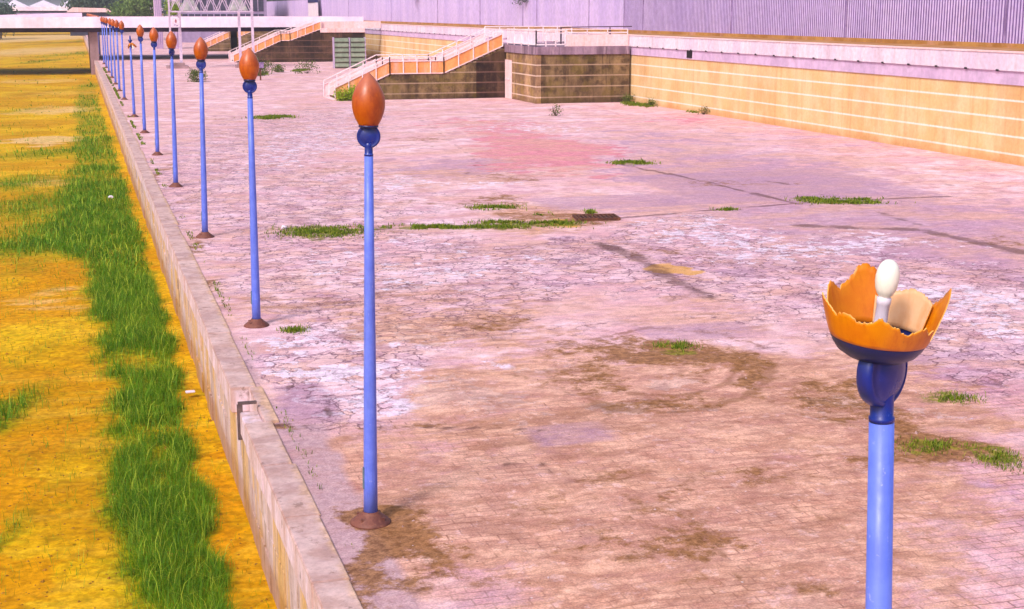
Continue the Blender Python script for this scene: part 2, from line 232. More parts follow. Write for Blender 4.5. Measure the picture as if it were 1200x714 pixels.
    c = k.mix(.5, c, k.mix(k.step(k.noise(3.2, 9, .8, k.map((.7,1.2,1))), .36, .64), (.7,.62,.66,1), (1.4,1.4,1.4,1)), 'MULTIPLY')
    rt = mask('rut', .4, .8, .7, stn); c = k.mix(k.math('MULTIPLY', rt, .6), c, col(140,94,62))
    c = k.mix(k.math('MULTIPLY', k.attr('pad'), k.step(stn, .3, .6, .55, .95)), c, k.mix(k.step(fin, .35, .65), col(186,148,160), col(214,178,186)))
    c = k.mix(k.math('MULTIPLY', k.attr('slab'), k.step(stn, .35, .62, .75, .35)), c, k.mix(k.step(fin, .35, .65), col(172,130,158), col(204,162,188)))
    # thin hairline cracks everywhere
    c = k.mix(k.math('MULTIPLY', ln, k.math('ADD', k.math('MULTIPLY', ck, k.step(peel, 0, 1, .68, .42)), k.math('MULTIPLY', k.math('SUBTRACT', 1., d1), .1))), c, col(112,74,92))
    d2 = mask('dark', .3, .7, .6, k.noise(2.4, 10, .8, vec))
    mud = k.mix(k.step(fin, .35, .65), col(116,74,34), col(176,124,80))
    c = k.mix(k.math('MULTIPLY', d2, .88), c, mud)
    c = k.mix(k.math('MULTIPLY', mask('yellow', .4, .6, .3), .8), c, col(232,172,80))
    c = k.mix(k.math('MULTIPLY', mask('joint', .28, .8, .6), .68), c, col(104,70,66))
    c = k.mix(k.math('MULTIPLY', mask('weed', .45, .85, .8, k.noise(2.6, 8, .7)), .75), c, k.mix(k.step(fin, .4, .6), col(98,96,20), col(150,146,40)))
    # fine grit, chips and specks
    c = k.mix(.5, c, k.mix(k.step(grit, .3, .7), (.68,.65,.66,1), (1.45,1.42,1.42,1)), 'MULTIPLY')
    sp = k.voro(7., 'F1'); rnd = k.voro(7., 'F1', out='Color')
    spk = k.math('MULTIPLY', k.step(sp, .05, .14, 1., 0.), k.step(k.sep(rnd)[0], .84, .88))
    c = k.mix(k.math('MULTIPLY', spk, .7), c, k.mix(k.step(k.sep(rnd)[1], .5, .55), col(96,62,48), col(250,232,240)))
    h = k.math('SUBTRACT', k.math('ADD', med, k.math('MULTIPLY', fin, .35)), k.math('MULTIPLY', ln, k.math('MULTIPLY', ck, k.step(peel, 0, 1, .68, .42))))
    h = k.math('ADD', h, k.math('MULTIPLY', grit, .12))
    h = k.math('ADD', h, k.math('MULTIPLY', peel, .15))
    return k.out(c, k.step(peel, 0, 1, .9, .6), h, .55, .035)
def bed_mat():
    k = NT('channel_mud', .9, .08)
    w = k.noise(.5, 5, .6, colr=True); vec = k.vadd(k.map((1,1.,1)), w, .8)
    med = k.noise(.7, 8, .68, vec); fin = k.noise(7, 6, .7); big = k.noise(.2, 5, .6, vec)
    st = k.noise(1., 6, .65, k.map((.25,1.4,1)))
    def mask(name, lo=.35, hi=.65, amt=.5, n=None):
        return k.step(k.math('ADD', k.attr(name), k.math('MULTIPLY', k.math('SUBTRACT', n or med, .5), amt*2)), lo, hi)
    c = k.mix(k.step(big, .4, .62), col(212,150,2), col(238,186,16))
    c = k.mix(k.math('MULTIPLY', k.step(st, .45, .66), .45), c, col(252,200,60))
    c = k.mix(k.math('MULTIPLY', mask('ochre'), .75), c, col(224,150,4))
    c = k.mix(k.math('MULTIPLY', mask('pale', .3, .7, .6, st), .8), c, col(250,208,150))
    c = k.mix(k.math('MULTIPLY', k.step(k.noise(1.3, 7, .7, vec), .52, .7), .5), c, col(170,112,8))
    c = k.mix(k.math('MULTIPLY', mask('dark', .3, .7), .6), c, col(140,98,24))
    c = k.mix(k.math('MULTIPLY', k.step(k.noise(2.6, 9, .8, k.map((1,1.6,1))), .5, .64), .55), c, col(186,124,0))
    c = k.mix(k.math('MULTIPLY', k.step(k.noise(1.1, 8, .78, k.map((1,1.3,1), loc=(4,1,0))), .52, .66), .4), c, col(150,150,20))
    c = k.mix(k.math('MULTIPLY', mask('grass', .12, .9, .5), .85), c, k.mix(k.step(fin, .35, .65), col(84,110,6), col(146,156,12)))
    sp = k.voro(5., 'F1', out='Distance'); rnd = k.voro(5., 'F1', out='Color')
    c = k.mix(k.math('MULTIPLY', k.math('MULTIPLY', k.step(sp, .05, .2, 1., 0.), k.step(k.sep(rnd)[0], .8, .85)), .6), c, col(110,70,10))
    c = k.mix(.6, c, k.mix(k.step(fin, .34, .66), (.55,.52,.5,1), (1.35,1.35,1.3,1)), 'MULTIPLY')
    return k.out(c, k.step(med, .3, .7, .8, .95), k.math('ADD', med, k.math('MULTIPLY', fin, .4)), .6, .05)
def wall_mat(name, base, base2, groove, stain, stain_amt, lines_z, face_scale=1., moss=None):
    """plastered masonry: level courses with pale recessed bands, vertical run-off stains"""
    k = NT(name, .85, .2)
    z = k.sep(k.tc)[2]
    n = k.noise(.6, 7, .65); f = k.noise(8, 5, .65)
    run = k.noise(1., 7, .7, k.map((2.6, 2.6, .2)))
    run2 = k.noise(1., 7, .7, k.map((.3, .3, .12), loc=(7,3,1)))
    c = k.mix(k.step(n, .35, .65), base, base2)
    c = k.mix(k.math('MULTIPLY', k.step(run, .48, .7), stain_amt), c, stain)
    c = k.mix(k.math('MULTIPLY', k.step(run2, .45, .62), stain_amt), c, stain)
    if moss: c = k.mix(k.math('MULTIPLY', k.step(k.noise(.9, 9, .75, k.map((1,1,1.4), loc=(2,7,4))), .48, .62), stain_amt*.8), c, stain)
    if moss: c = k.mix(k.math('MULTIPLY', k.step(k.noise(1.1, 7, .7), .47, .62), .55), c, moss)
    for zz in lines_z:
        d = k.math('ABSOLUTE', k.math('SUBTRACT', z, k.math('ADD', zz, k.math('MULTIPLY', k.math('SUBTRACT', f, .5), .03))))
        c = k.mix(k.math('MULTIPLY', k.step(d, .024, .05, 1., 0.), k.step(run, .3, .7, .95, .7)), c, groove)
    # damp foot
    c = k.mix(k.math('MULTIPLY', k.step(k.math('ADD', z, k.math('MULTIPLY', n, -.9)), -.45, .05, 1., 0.), .5), c, stain)
    c = k.mix(.3, c, k.mix(k.step(f, .3, .7), (.7,.7,.7,1), (1.15,1.15,1.15,1)), 'MULTIPLY')
    return k.out(c, bump=k.math('ADD', f, n), bs=.25, bd=.02)

M['floor'] = floor_mat(); M['bed'] = bed_mat()
LZ = [2.36, 1.7, 1.03, .37]
M['wall_ochre'] = wall_mat('ochre_masonry', col(252,216,166), col(247,202,142), col(255,236,226,.9), col(206,140,84), .35, LZ)
M['wall_dark'] = wall_mat('stained_masonry', col(168,136,96), col(128,102,76), col(186,156,134), col(58,40,32), .85, LZ, moss=col(120,100,40))
M['wall_side'] = wall_mat('weathered_side', col(226,184,142), col(200,156,120), col(246,214,196), col(110,78,60), .75, LZ, moss=col(180,144,70))
M['wall_black'] = wall_mat('dark_face_masonry', col(124,92,72), col(92,62,50), col(130,94,86), col(36,22,22), .9, LZ, moss=col(84,62,34))
M['white_coping'] = weathered('white_coping', col(252,236,250), col(236,212,236), .8, streak=True, c3=col(214,180,190), amt3=.45, bump=.08)
M['lilac_coping'] = weathered('lilac_coping', col(236,202,236), col(218,184,222), .6, streak=True, c3=col(200,166,200), amt3=.3, bump=.08)
M['grey_coping'] = weathered('stained_coping', col(170,138,160), col(126,98,116), 1.2, streak=True, c3=col(226,190,200), amt3=.5, bump=.15)
M['kerb_top'] = weathered('kerb_stone', col(214,172,182), col(178,140,156), 1.6, c3=col(232,196,214), amt3=.6, bump=.35)
M['ground'] = weathered('dry_ground', col(196,150,90), col(160,128,60), .05, bump=.1)
M['walk'] = weathered('rusty_walkway', col(176,120,60), col(204,150,84), .5, c3=col(214,160,150), amt3=.6)
M['fence'] = weathered('lilac_metal', col(230,204,250,.85), col(214,188,242,.85), .5, rough=.5, spec=.5, streak=True, c3=col(200,172,232), amt3=.5, bump=.03)
M['groove'] = weathered('fence_groove_shade', col(150,118,184), col(132,100,166), .5, rough=.6, bump=.03)  # darker lilac paints the shade inside the fence grooves
M['fence_post'] = weathered('fence_trim', col(150,120,170), col(190,160,214), 1., rough=.5, bump=.05)
M['bridge_white'] = weathered('bridge_white', col(255,236,253,.95), col(248,222,250,.95), .15, c3=col(226,192,226), amt3=.4, streak=True, bump=.03)
M['bridge_pink'] = weathered('bridge_parapet', col(244,208,232,.9), col(248,216,236,.9), .1, bump=.03)
M['bridge_dark'] = weathered('bridge_girder', col(70,50,84), col(54,40,66), .3, bump=.05)
M['pier'] = weathered('pier_concrete', col(186,152,158), col(156,122,128), .8, streak=True, c3=col(110,80,88), amt3=.5)
M['salmon'] = weathered('salmon_panel', col(240,168,104,.95), col(228,142,84,.95), .9, streak=True, c3=col(250,196,176), amt3=.75, bump=.08)
M['pink_panel'] = weathered('pink_panel', col(252,214,220,.95), col(248,200,200,.95), .9, streak=True, c3=col(236,176,150), amt3=.45, bump=.08)
M['rail_white'] = weathered('pale_rail', col(255,232,240,.95), col(244,214,226,.95), 1.5, rough=.5, c3=col(226,176,160), amt3=.3, bump=.05)
M['rail_dark'] = weathered('dark_rail', col(80,54,80), col(110,80,100), 1.5, rough=.5, bump=.05)
M['steel'] = weathered('galvanised_steel', col(216,190,226), col(184,160,200), 1., rough=.45, spec=.5, bump=.05)
M['steel_white'] = weathered('white_steel', col(240,214,240), col(214,188,220), 1., rough=.5, bump=.05)
M['black'] = weathered('black_gap', col(34,24,34), col(50,36,44), 2.)
M['rust'] = weathered('rusty_iron', col(120,72,52), col(88,54,46), 6., rough=.75, c3=col(150,96,70), amt3=.7, bump=.4)
M['flange'] = weathered('rusted_flange', col(134,78,64), col(108,60,54), 7., rough=.6, spec=.4, c3=col(160,104,84), amt3=.6, bump=.3)
M['green_metal'] = weathered('grey_green_metal', col(150,160,140), col(128,140,120), 1.2, rough=.6, c3=col(170,170,160), amt3=.4, bump=.05)
M['sign'] = weathered('sign_plate', col(252,238,252), col(246,226,246), 1., bump=.02)
M['sign_red'] = weathered('sign_mark', col(190,90,110), col(180,80,110), 1., bump=.02)
M['navy'] = weathered('navy_paint', col(50,50,110), col(40,40,96), 1., bump=.02)
M['tent'] = weathered('tent_cloth', col(250,236,252), col(238,220,246), .3, bump=.02)
M['building'] = weathered('far_building', col(176,156,196), col(156,136,176), .3, streak=True, bump=.03)
M['glass'] = weathered('dark_glass', col(60,58,84), col(84,80,104), .3, rough=.15, spec=.6, bump=.02)
M['pyramid'] = weathered('cloudy_glazing', col(214,206,200), col(176,170,176), .8, rough=.3, spec=.5, bump=.02)
M['bark'] = weathered('bark', col(110,84,70), col(80,60,54), 4., bump=.5)
M['stone'] = weathered('loose_stone', col(190,150,150), col(150,108,90), 9., c3=col(236,214,226), amt3=.6, bump=.3)

def leaf_mat(name, c1, c2, c3, rough=.6, trans=.25):
    k = NT(name, rough, .25)
    a = k.attr('tint')
    c = k.mix(k.step(a, .0, .6), c1, c2); c = k.mix(k.step(a, .75, 1.), c, c3)
    k.out(c)
    if trans:
        tr = k.n.new('ShaderNodeBsdfTranslucent'); k.l.new(c, tr.inputs[0])
        mx = k.n.new('ShaderNodeMixShader'); mx.inputs[0].default_value = trans
        k.l.new(k.b.outputs[0], mx.inputs[1]); k.l.new(tr.outputs[0], mx.inputs[2])
        k.l.new(mx.outputs[0], k.n['Material Output'].inputs[0])
    return k.m
M['grass'] = leaf_mat('reed_grass', col(48,100,0), col(106,154,4), col(192,208,60))
M['weed'] = leaf_mat('quay_weed', col(84,110,14), col(130,150,24), col(178,168,66))
M['leaf_dark'] = leaf_mat('dark_leaves', col(62,84,76), col(88,112,92), col(120,140,104))
M['leaf_light'] = leaf_mat('light_leaves', col(92,124,62), col(128,156,84), col(160,180,100))
M['leaf_bright'] = leaf_mat('bright_leaves', col(120,150,20), col(160,186,30), col(190,210,70))
M['leaf_shrub'] = leaf_mat('shrub_leaves', col(76,92,36), col(112,124,52), col(160,150,96))

def lamp_paint(name, c1, c2, rough=.35, scuff=None, spec=.5):
    k = NT(name, rough, spec)
    n = k.noise(5, 6, .65); f = k.noise(30, 5, .7); run = k.noise(1., 6, .7, k.map((16,16,1.3)))
    c = k.mix(k.step(n, .35, .65), c1, c2)
    c = k.mix(k.math('MULTIPLY', k.step(run, .52, .7), .35), c, k.mix(.5, c2, (.02,.02,.03,1)))
    if scuff: c = k.mix(k.math('MULTIPLY', k.step(f, .64, .7), .7), c, scuff)
    return k.out(c, k.step(n, .3, .7, rough-.08, rough+.15), f, .06, .005)
M['pole'] = lamp_paint('light_blue_paint', col(112,134,246), col(96,118,236), .38, col(190,190,240))
M['neck'] = lamp_paint('dark_blue_paint', col(14,42,150), col(8,32,128), .3, col(60,84,190))
M['dish'] = lamp_paint('navy_dish', col(20,32,104), col(14,24,84), .35, col(60,70,140))
def shade_mat(name, c1, c2, c3, top=None):
    k = NT(name, .36, .45)
    n = k.noise(4.5, 7, .65); run = k.noise(1., 6, .7, k.map((9,9,1.4)))
    oi = k.n.new('ShaderNodeObjectInfo').outputs['Random']; n = k.noise(4.5, 7, .65, k.vadd(k.tc, oi, 9.))
    c = k.mix(k.step(n, .36, .64), c1, c2)
    c = k.mix(k.math('MULTIPLY', k.step(run, .46, .66), .75), c, c3)
    c = k.mix(k.math('MULTIPLY', oi, .35), c, c3)
    if top is not None:
        z = k.sep(k.tc)[2]
        c = k.mix(k.math('MULTIPLY', k.step(k.math('ADD', z, k.math('MULTIPLY', n, .16)), top, top+.22), .6), c, col(196,120,100))  # mauve crown: the sky's reflection painted into the shade colour
    f = k.noise(40, 4, .6)
    c = k.mix(k.math('MULTIPLY', k.step(f, .68, .74), .3), c, col(150,76,20))
    k.b.inputs['Subsurface Weight'].default_value = .0
    return k.out(c, k.step(n, .3, .7, .28, .5), n, .06, .01)
M['shade'] = shade_mat('amber_shade', col(214,104,16), col(190,78,12), col(142,52,12), 4.86)
M['shell'] = shade_mat('broken_shell', col(240,148,10), col(228,124,6), col(206,98,6))
M['shell_in'] = shade_mat('shell_lining', col(248,206,166), col(240,186,136), col(232,160,100))
M['edge'] = weathered('chipped_edge', col(248,190,110), col(240,166,70), 12., bump=.2)
M['bulb'] = lamp_paint('milky_glass', col(255,250,240,.85), col(252,244,236,.85), .15)
M['socket'] = lamp_paint('white_socket', col(236,224,240), col(222,208,232), .35)
M['sticker'] = weathered('greenish_hatch', col(120,140,160), col(96,116,130), 9., bump=.1)

# ------------------------------------------------------------------ ground, channel, quay
def grid(name, xs, ys, zf, mat, attrs, kind='structure'):
    X, Y = np.meshgrid(xs, ys); Z = zf(X, Y)
    nx, ny = len(xs), len(ys)
    i = (np.arange(ny-1)[:,None]*nx+np.arange(nx-1)[None,:]).ravel()
    F = np.stack([i, i+1, i+nx+1, i+nx], 1)
    V = np.stack([X.ravel(), Y.ravel(), Z.ravel()], 1)
    o = np_mesh(name, V, [F], mat, True, {k: f(X, Y).ravel() for k, f in attrs.items()})
    return tag(o, kind=kind)
def spaced(a, b, d0, k):
    out = [a]
    while out[-1] < b: out.append(out[-1]+max(d0, (out[-1]-a)*k))
    out[-1] = b
    return np.array(out)
ys = np.concatenate([np.arange(-12, 9, 1.), np.arange(9, 52, .12), spaced(52, 720, .22, .012)])
xs = np.concatenate([np.arange(2.3, 10, .11), np.arange(10, 33.5, .2), [33.5]])
def fz(X, Y):
    d = blobs(X, Y, FLOOR['dirt']); k = blobs(X, Y, FLOOR['dark'])
    fade = np.clip((60-Y)/40, 0, 1)
    z = (fbm(X, Y, .25, 3)-.5)*.05 + d*(fbm(X, Y, 1.5, 1)-.35)*.05*fade + k*(fbm(X, Y, 3., 2)-.5)*.05*fade
    return z*np.clip((X-2.42)/.8, 0, 1)*np.clip((33.5-X)/.5, 0, 1)
def padf(X, Y):                              # smooth screed beside the kerb
    return np.clip((2.95+(fbm(X, Y, .8, 41)-.5)*.5-(Y > 19)*.45-X)/.06, 0, 1)*np.clip((26-Y)/4, 0, 1)
def slabf(X, Y):
    o = np.zeros_like(X)
    for x0, x1, y0, y1 in ((2.62,3.36,19.05,21.15),(5.6,6.7,17.0,17.9),(9.4,11.6,22.1,23.3),(18.,26.,38.6,46.),(13.,19.2,38.4,41.2)):
        o = np.maximum(o, np.clip(np.minimum(np.minimum(X-x0, x1-X), np.minimum(Y-y0, y1-Y))/.06+.5, 0, 1))
    return o
def brickf(X, Y):
    return np.clip((18.95+.05*(X-3)-Y)/.12, 0, 1)*(.9)
AT = {k: (lambda v: (lambda X, Y: blobs(X, Y, v)))(v) for k, v in FLOOR.items()}
AT['weed'] = lambda X, Y: blobs(X, Y, [(a_[0],a_[1],a_[2]*.9,a_[3]*.9,.9) for a_ in WEEDS]); AT['brick'] = brickf; AT['pad'] = padf; AT['slab'] = slabf; AT['rut'] = lambda X, Y: lines(X, Y, RUTS); AT['joint'] = lambda X, Y: lines(X, Y, JOINTS)
grid('quay_floor', xs, ys, fz, M['floor'], AT)
# second sheet under the whole place, out to the horizon
g_ = MB(); n_ = 24
g_.add([(-2500,-600,-1.95),(2500,-600,-1.95),(2500,5200,-1.95),(-2500,5200,-1.95)], [(0,1,2,3)])
tag(g_.build('ground', M['ground']), kind='structure')
ysb = np.concatenate([np.arange(-12, 12, 1.), np.arange(12, 60, .16), spaced(60, 720, .3, .012)])
xsb = np.concatenate([np.arange(-70, -12, 2.), np.arange(-12, -4, .4), np.arange(-4, 2.0, .12), [2.0]])
SY = [13, 17, 20, 24, 28, 34, 41, 46, 50, 61, 76, 120, 150]
SL = [-.1, -.05, -.15, -.1, .0, -.1, -.45, -1.0, -1.3, -.9, -.5, -.6, .0]; SR = [1.6, 1.60, 1.62, 1.70, 1.78, 1.82, 1.85, 1.85, 1.85, 1.85, 1.8, 1.8, 1.8]
SS = [1.1, 1.1, 1.1, 1.1, 1.1, 1.1, 1.05, 1., .95, .9, .75, .65, .3]
def grassf(X, Y):
    m = blobs(X, Y, BED['grass'], 2.4, .22)
    a = np.interp(Y, SY, SL)+(fbm(X*.4, Y, .6, 61)-.5)*1.1; b = np.interp(Y, SY, SR)+(fbm(X*.5, Y, 1.1, 63)-.5)*.5
    n1 = fbm(X, Y, .8, 65); n2 = fbm(X, Y, 3., 67)
    st = np.clip((X-a)/.75+.35, 0, 1)*np.clip((b-X)/.3, 0, 1)*np.interp(Y, SY, SS)*np.clip(.36+1.1*n1+.5*(n2-.5), 0, 1)
    return 1-(1-m*.9)*(1-np.clip(st, 0, 1))
def bz(X, Y):
    gr = blobs(X, Y, BED['grass'])
    return -1.6+(fbm(X, Y, .3, 8)-.5)*.14+(fbm(X, Y, 2.2, 9)-.5)*.05*np.clip((70-Y)/50, 0, 1)+gr*.03
grid('channel_bed', xsb, ysb, bz, M['bed'], {**{k: (lambda v: (lambda X, Y: blobs(X, Y, v)))(v) for k, v in BED.items()}, 'grass': grassf})
# left bank far away and the raised walk behind the wall
tag(MB().box(-110, -70.2, -12, 720, -1.9, .4).build('far_bank', M['ground']), kind='structure')
tag(MB().box(33.94, 60, -12, 720, 3.6, 4.12).build('upper_walkway', M['walk']), kind='structure')

# quay wall: face towards the channel, coping stones on top
qw = empty('quay_wall', (1.98, 15, 0), label='low pale quay wall with streaked face and stone coping along the channel', cat='wall')
def local(o, root): o.location = Vector(o.location)-root.location
k = NT('quay_wall_face', .85, .2)
run = k.noise(1., 7, .7, k.map((2, 2.2, .22))); run2 = k.noise(1., 7, .65, k.map((1, .9, .1), loc=(3,9,0))); fn = k.noise(9, 6, .7)
c = k.mix(k.step(run, .38, .62), col(208,176,170), col(242,214,222))
c = k.mix(k.math('MULTIPLY', k.step(run2, .44, .58), .8), c, col(236,182,92))
c = k.mix(k.math('MULTIPLY', k.step(k.noise(1., 8, .75, k.map((2,3.3,.5), loc=(1,4,2))), .53, .66), .75), c, col(120,88,74))
c = k.mix(k.math('MULTIPLY', k.step(k.math('ADD', k.sep(k.tc)[2], k.math('MULTIPLY', run, -.8)), -1.75, -1.35, 1., 0.), .6), c, col(170,110,30))
c = k.mix(.4, c, k.mix(k.step(fn, .3, .7), (.65,.65,.65,1), (1.2,1.2,1.2,1)), 'MULTIPLY')
M['quay_face'] = k.out(c, bump=k.math('ADD', fn, run), bs=.6, bd=.03)
f_ = MB()
f_.box(2.02, 2.33, -12, 720, -1.9, -.36)
yy = -12
rr = random.Random(4)
while yy < 170:                              # rough face blocks, each set in or out a little
    L = rr.uniform(.9, 1.5); dx = rr.uniform(-.035, .02)
    for z0, z1 in ((-1.9, -1.2), (-1.19, -.78), (-.77, -.365)):
        f_.box(1.985+rr.uniform(-.02, .02), 2.1, yy+.01, yy+L-.012, z0, z1)
    yy += L
fo = f_.build('wall_face', M['quay_face'], qw); local(fo, qw)
cp = MB(); cf = MB(); yy = -12.
while yy < 330:
    L = 1.95 if yy < 120 else 6
    y1 = yy+L-.018
    if yy < 19.0 < y1 or abs(yy-18.9) < .5: pass
    x0 = 1.955+rr.uniform(-.015, .012); h = .032+rr.uniform(-.006, .006)
    if 18.0 < yy < 20: cp.box(x0+.27, 2.43, yy, y1, -.36, h); cp.box(x0+.004, 2.224, yy, yy+.8, -.36, h-.06)
    else: cp.box(x0, 2.35+rr.uniform(-.02,.03), yy, y1, -.36, h)
    yy += L
k = NT('coping_stone', .85, .2)
nn = k.noise(1.4, 8, .68); fn = k.noise(10, 6, .7); zz = k.sep(k.tc)[2]
c = k.mix(k.step(nn, .36, .64), col(208,166,158), col(238,202,200))
c = k.mix(k.math('MULTIPLY', k.step(k.noise(.5, 6, .7), .45, .62), .5), c, col(180,142,146))
side = k.mix(k.step(k.noise(1., 6, .7, k.map((2,1.7,.4))), .4, .6), col(248,220,236), col(222,184,180))
c = k.mix(k.step(zz, -.03, .012, 1., 0.), c, side)
c = k.mix(k.math('MULTIPLY', k.step(k.noise(3.1, 7, .75), .56, .66), .55), c, col(120,84,72))
xx = k.sep(k.tc)[0]
c = k.mix(k.math('MULTIPLY', k.step(k.math('ADD', xx, k.math('MULTIPLY', k.noise(2.2, 8, .75), .45)), 2.47, 2.6), .8), c, k.mix(k.step(fn, .35, .65), col(206,160,128), col(236,192,160)))
c = k.mix(.4, c, k.mix(k.step(fn, .3, .7), (.65,.65,.65,1), (1.2,1.2,1.2,1)), 'MULTIPLY')
M['coping_stone'] = k.out(c, bump=k.math('ADD', fn, nn), bs=.5, bd=.025)
co = cp.build('coping', M['coping_stone'], qw, bevel=.012); local(co, qw)

# iron angle in the notch of the coping
M['iron'] = weathered('dark_iron', col(124,100,100), col(96,80,84), 7., rough=.7, c3=col(110,70,56), amt3=.5, bump=.3)
br = empty('iron_bracket', (1.97, 20.0, -.2), label='small dark rusty iron angle bracket set in the broken notch of the kerb', cat='bracket')
o = MB().box(-.03, .24, -.03, .03, .285, .325).build('arm', M['iron'], br, .003)
o = MB().box(-.045, .035, -.032, .032, -.24, .284).build('leg', M['iron'], br, .003)
rub = empty('broken_stone', (2.1, 19.35, 0), label='broken pale piece of kerb stone lying in the notch beside the bracket', cat='stone')
def rock(mb, c, s, seed):
    r_ = random.Random(seed); vs = []
    for i in range(3):
        for j in range(7):
            a = 2*math.pi*j/7+r_.uniform(-.2,.2); rad = (1, .95, .55)[i]*r_.uniform(.7, 1.15)
            vs.append((c[0]+s*rad*math.cos(a), c[1]+s*rad*math.sin(a), c[2]+s*(-.2, .25, .62)[i]*r_.uniform(.8, 1.2)))
    mb.add(vs, [(i*7+j, i*7+(j+1)%7, (i+1)*7+(j+1)%7, (i+1)*7+j) for i in range(2) for j in range(7)]+[tuple(range(14,21)), tuple(reversed(range(7)))])
m_ = MB(); rock(m_, (0,0,-.2), .11, 1); rock(m_, (.02,.3,-.22), .09, 2); m_.build('chunk', M['stone'], rub)

# ------------------------------------------------------------------ lamps
HEADC = Vector((0,0,0))
def egg_profile(z0=4.475, z1=5.04):
    P = []
    for i in range(19):
        t = i/18
        r = .178*(math.sin(math.pi*min(1,(t*.86+.155)))**.8 if t < .5 else 0)
        P.append((t, r))
    pts = [(0,.098),(.06,.118),(.14,.142),(.24,.163),(.34,.175),(.44,.178),(.54,.173),(.64,.156),(.74,.130),(.82,.102),(.89,.071),(.94,.046),(.975,.026),(1,.008)]
    return [(r, z0+(z1-z0)*t) for t, r in pts]
def disc_mb(zc, r=.128, th=.03, rot=0.):
    Mx = Matrix.Translation((0,0,zc)) @ Matrix.Rotation(rot, 4, 'Z') @ Matrix.Rotation(R(90), 4, 'X')
    prof = [(.0001,-th*1.7),(r*.3,-th*1.62),(r*.6,-th*1.35),(r*.84,-th*.85),(r*.86,-th*.98),(r*.96,-th*.8),(r,-th*.4),(r,th*.4),(r*.96,th*.8),(r*.86,th*.98),(r*.84,th*.85),(r*.6,th*1.35),(r*.3,th*1.62),(.0001,th*1.7)]
    return MB().lathe(prof, 36, Mx)
def make_lamp():
    t = empty('lamp_post')
    fl = [(.235,0),(.232,.018),(.20,.045),(.13,.10),(.098,.125),(.092,.14)]
    f = MB().lathe(fl, 32)
    for a in range(4): f.box(.17*math.cos(a*1.57+.78)-.015, .17*math.cos(a*1.57+.78)+.015, .17*math.sin(a*1.57+.78)-.015, .17*math.sin(a*1.57+.78)+.015, .03, .09)
    f.build('base_flange', M['flange'], t)
    MB().lathe([(.080,.1),(.078,.5),(.070,1.6),(.058,2.9),(.047,4.18)], 24).build('pole', M['pole'], t)
    MB().lathe([(.049,4.155),(.049,4.175),(.044,4.18),(.044,4.26),(.046,4.29),(.03,4.30)], 24).build('neck', M['neck'], t)
    disc_mb(4.365).build('disc', M['neck'], t)
    MB().lathe([(.074,4.455),(.104,4.462),(.108,4.478),(.1,4.49)], 28).build('shade_ring', M['dish'], t)
    MB().lathe(egg_profile(), 40).build('lamp_shade', M['shade'], t)
    h = MB(); h.box(-.0865, -.072, -.025, .025, .41, .66); h.build('hatch_cover', M['sticker'], t, .003)
    return t
ordn = ['', 'first', 'second', 'third', 'fourth', 'fifth', 'sixth', 'seventh', 'eighth', 'ninth', 'tenth', 'eleventh', 'twelfth', 'thirteenth', 'fourteenth', 'fifteenth']
GL = 'blue lamp posts in a row along the quay edge'
LY = {2:14.94, 3:25.57, 4:36.39, 5:47.37, 6:58.15, 7:69.01, 9:95.47, 10:105.73, 11:115.66, 12:127.0, 13:138.0, 14:149.0, 15:160.0}
LEAN = {2:.9, 3:.5, 4:1.2, 5:1.0, 6:1.1, 7:.5, 9:.9, 10:.6, 11:.5, 12:1.0}
DROT = {2:-17, 3:-10, 4:-25, 5:48, 6:-14, 7:-22}
lamp0 = make_lamp(); used = False
rr = random.Random(9)
sizes = {2:'tallest whole lamp post in the picture, orange egg shade, standing over a brown stain', 3:'blue lamp post with egg-shaped orange shade, third of the row from the camera'}
beyond = [171.5+11*i for i in range(1, 15)]
for n, y in list(LY.items())+[(0, b) for b in beyond]:
    if not used: t = lamp0; used = True
    else: t = copy_tree(lamp0)
    t.location = (2.88 if n in (2,3,4,5,6,7) else 2.82, y, 0)
    t.rotation_euler = (R(rr.uniform(-.3,.3)), R(LEAN.get(n, rr.uniform(.2, .9))), 0)
    if n in DROT or n:
        for ch in t.children:
            if ch.name.startswith('disc'): ch.rotation_euler.z = R(DROT.get(n, rr.uniform(-40, 20)))
    if n in DROT:
        for ch in t.children:
            if ch.name.startswith('lamp_shade'): ch.rotation_euler.z = R(n*67)
    lab = sizes.get(n) or ('blue lamp post with orange egg shade, %s of the row from the camera' % ordn[n] if n else 'blue lamp post with orange shade whose top shows above the bridge deck')
    tag(t, lab, 'lamp post', GL if n else 'blue lamp posts standing beyond the bridge')

# first lamp: smashed shade, bare bulb
L1 = empty('broken_lamp_post', (2.87, 4.56, 0), label='nearest lamp post with smashed orange shade and bare white bulb', cat='lamp post', group=GL)
MB().lathe([(.235,0),(.232,.018),(.20,.045),(.13,.10),(.098,.125),(.092,.14)], 32).build('base_flange', M['flange'], L1)
MB().lathe([(.080,.1),(.078,.5),(.068,1.6),(.053,2.9),(.0475,4.165)], 32).build('pole', M['pole'], L1)
MB().lathe([(.049,4.150),(.049,4.168),(.044,4.172),(.045,4.24),(.047,4.275),(.03,4.285)], 32).build('neck', M['neck'], L1)
disc_mb(4.350, .140, .036, R(-PSI*57.3+44)).build('disc', M['neck'], L1)
HT = Matrix.Translation((-.018,.005,4.480)) @ Matrix.Rotation(-PSI, 4, 'Z') @ Matrix.Rotation(R(7), 4, 'Y') @ Matrix.Rotation(R(3), 4, 'X')
dish = [(.02,-.088),(.06,-.086),(.11,-.073),(.148,-.050),(.168,-.024),(.180,0),(.1805,.008),(.172,.006),(.14,-.035),(.02,-.06)]
MB().lathe(dish, 48, HT).build('dish', M['dish'], L1)
